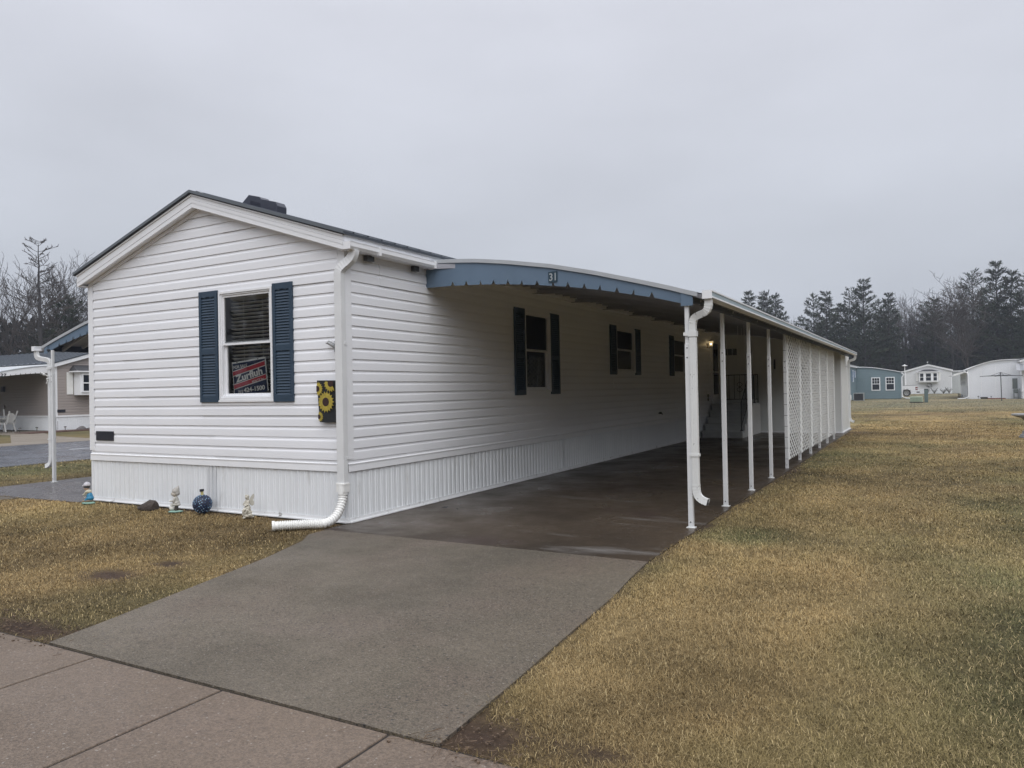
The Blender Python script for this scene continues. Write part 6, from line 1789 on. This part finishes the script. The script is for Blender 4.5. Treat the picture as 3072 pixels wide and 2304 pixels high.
make_bare(37, 14.2, "oak", "bare tree partly hidden by the white gable's left eave", (-79.7, 47.5, 0), 5.2, group=GL)
place_conifer(3, "dark pine mass above the left carport roof", (-72.5, 38.9, 0), 12.0, 1, GL, 1.5)
place_conifer(1, "low pine between the forked tree and the straight-leader tree", (-76.0, 37.3, 0), 8.2, 2, GL, 1.3)
place_conifer(2, "low pine at the foot of the straight-leader tree", (-71.0, 36.2, 0), 8.2, 4, GL, 1.3)

# woods: one far-off mass of brush and dense growth behind the single trees, plus unseen stretches
def woods(name, label, boxes, seed, rows=()):
    nr = np.random.default_rng(seed); Vs, Fs, Cs, S = [], [], [], []; off = 0
    for (x0, x1, y0, y1, hmin, hmax, n_, size) in boxes:
        x = nr.uniform(x0, x1, n_); y = nr.uniform(y0, y1, n_)
        top = hmin + (hmax - hmin) * (.5 + .5 * np.sin(x * .45 + seed) * np.sin(y * .37 + 1.3 * np.sin(x * .13)))
        z = top * nr.uniform(0, 1, n_) ** 1.15
        D = nr.normal(0, 1, (n_, 3)) * .6 + np.array([[0, 0, .8]]); D /= np.linalg.norm(D, axis=1)[:, None]
        L = nr.uniform(.6, 1.4, n_) * size
        V, F = tufts(np.stack([x, y, z], 1), D, L, L * .12, nr, 3)
        cc = np.array((.024, .029, .027))[None] * nr.uniform(.5, 1.5, (n_, 1)); c = np.repeat(np.tile(cc, (3, 1)), 4, 0)
        Vs.append(V); Fs.append(F + off); Cs.append(c); off += len(V)
    for (x, y, h_, k, a_) in rows:
        NV, NF, NC = CT[k][2]; sc_ = h_ / 16; ca, sa = math.cos(a_), math.sin(a_)
        V = np.stack([(NV[:, 0] * ca - NV[:, 1] * sa) * sc_ * 1.15 + x, (NV[:, 0] * sa + NV[:, 1] * ca) * sc_ * 1.15 + y, NV[:, 2] * sc_], 1)
        Vs.append(V); Fs.append(NF + off); Cs.append(NC); off += len(V)
    o = raw_mesh(name, np.concatenate(Vs), np.concatenate(Fs), NEED, None, np.concatenate(Cs))
    tag(o, label, "woods", kind="stuff"); return o
woods("woods", "dark woods filling the foot of the tree line, with added unseen stretches to the right", [(-60, 60, 124, 150, 5.0, 7.6, 15000, 1.2), (-60, 60, 136, 165, 5, 8, 9000, 1.8), (-110, -80, 15, 120, 8, 11.0, 18000, 1.3), (60, 90, -20, 160, 8, 12, 5000, 3.0), (-60, -30, 110, 160, 8, 12, 4000, 2.5),
   (24, 34, -10, 60, 6, 10, 4000, 2.0), (-60, 60, -70, -48, 8, 14, 9000, 2.2)], 5,  # right-hand stretches are out of view, added to block low sky light
   [(-26 + 2.15 * k + 1.1 * math.sin(k * 5), 128 + 9 * (.5 + .5 * math.sin(k * 2.3)), 12.2 + 2.0 * math.sin(k * 1.7 + 1), k % 4, k * 1.1) for k in range(25) if k not in (6, 7, 13, 14)])
def trunks():
    nr = random.Random(9); S = []
    for k in range(260):
        x, y = nr.uniform(-40, 45), nr.uniform(122, 150); h_ = nr.uniform(8, 13.5); l = nr.gauss(0, .5)
        S.append(((x, y, 0), (x + l * .5, y, h_ * .5), .14, .09)); S.append(((x + l * .5, y, h_ * .5), (x + l, y, h_), .09, .03))
        for j in range(9):
            z = nr.uniform(.3, 1) * h_; a = nr.uniform(0, 6.28); L = nr.uniform(.8, 2.4); p = (x + l * z / h_, y, z); q = (p[0] + L * math.cos(a), y + L * math.sin(a), z + L * nr.uniform(.3, 1)); S.append((p, q, .03, .012))
            for m_ in range(3): S.append((q, (q[0] + nr.gauss(0, .5), q[1] + nr.gauss(0, .5), q[2] + nr.uniform(.3, 1)), .013, .008))
    for k in range(90):
        x, y = nr.uniform(-104, -76), nr.uniform(22, 75); h_ = nr.uniform(7, 12.5); S.append(((x, y, 0), (x + nr.gauss(0, .5), y, h_), .14, .03))
        for j in range(10):
            z = nr.uniform(.3, 1) * h_; a = nr.uniform(0, 6.28); L = nr.uniform(.8, 2.4); S.append(((x, y, z), (x + L * math.cos(a), y + L * math.sin(a), z + L * nr.uniform(.3, 1)), .03, .01))
    V, F = sticks(S, 3); o = raw_mesh("woods", V, F, BARK); tag(o, "thin trunks and bare branches deep in the woods", "woods", kind="stuff")
trunks()

# ------------------------------------------------------------------ damp air
HZ = True
if HZ:
    hz = MB(); hz.box((-400, -400, -1.2), (400, 400, 26)); ho = hz.build("haze", None) if False else None
    me = bpy.data.meshes.new("haze"); me.from_pydata(hz.v, [], hz.f); me.update()
    ho = bpy.data.objects.new("haze", me); col.objects.link(ho); ho["kind"] = "stuff"
    m = bpy.data.materials.new("haze"); m.use_nodes = True; t = m.node_tree; t.nodes.clear()
    o_ = t.nodes.new("ShaderNodeOutputMaterial"); pv = t.nodes.new("ShaderNodeVolumePrincipled")
    pv.inputs["Color"].default_value = (.78, .84, .95, 1); pv.inputs["Density"].default_value = .0007; pv.inputs["Anisotropy"].default_value = .1
    t.links.new(pv.outputs[0], o_.inputs["Volume"]); me.materials.append(m)
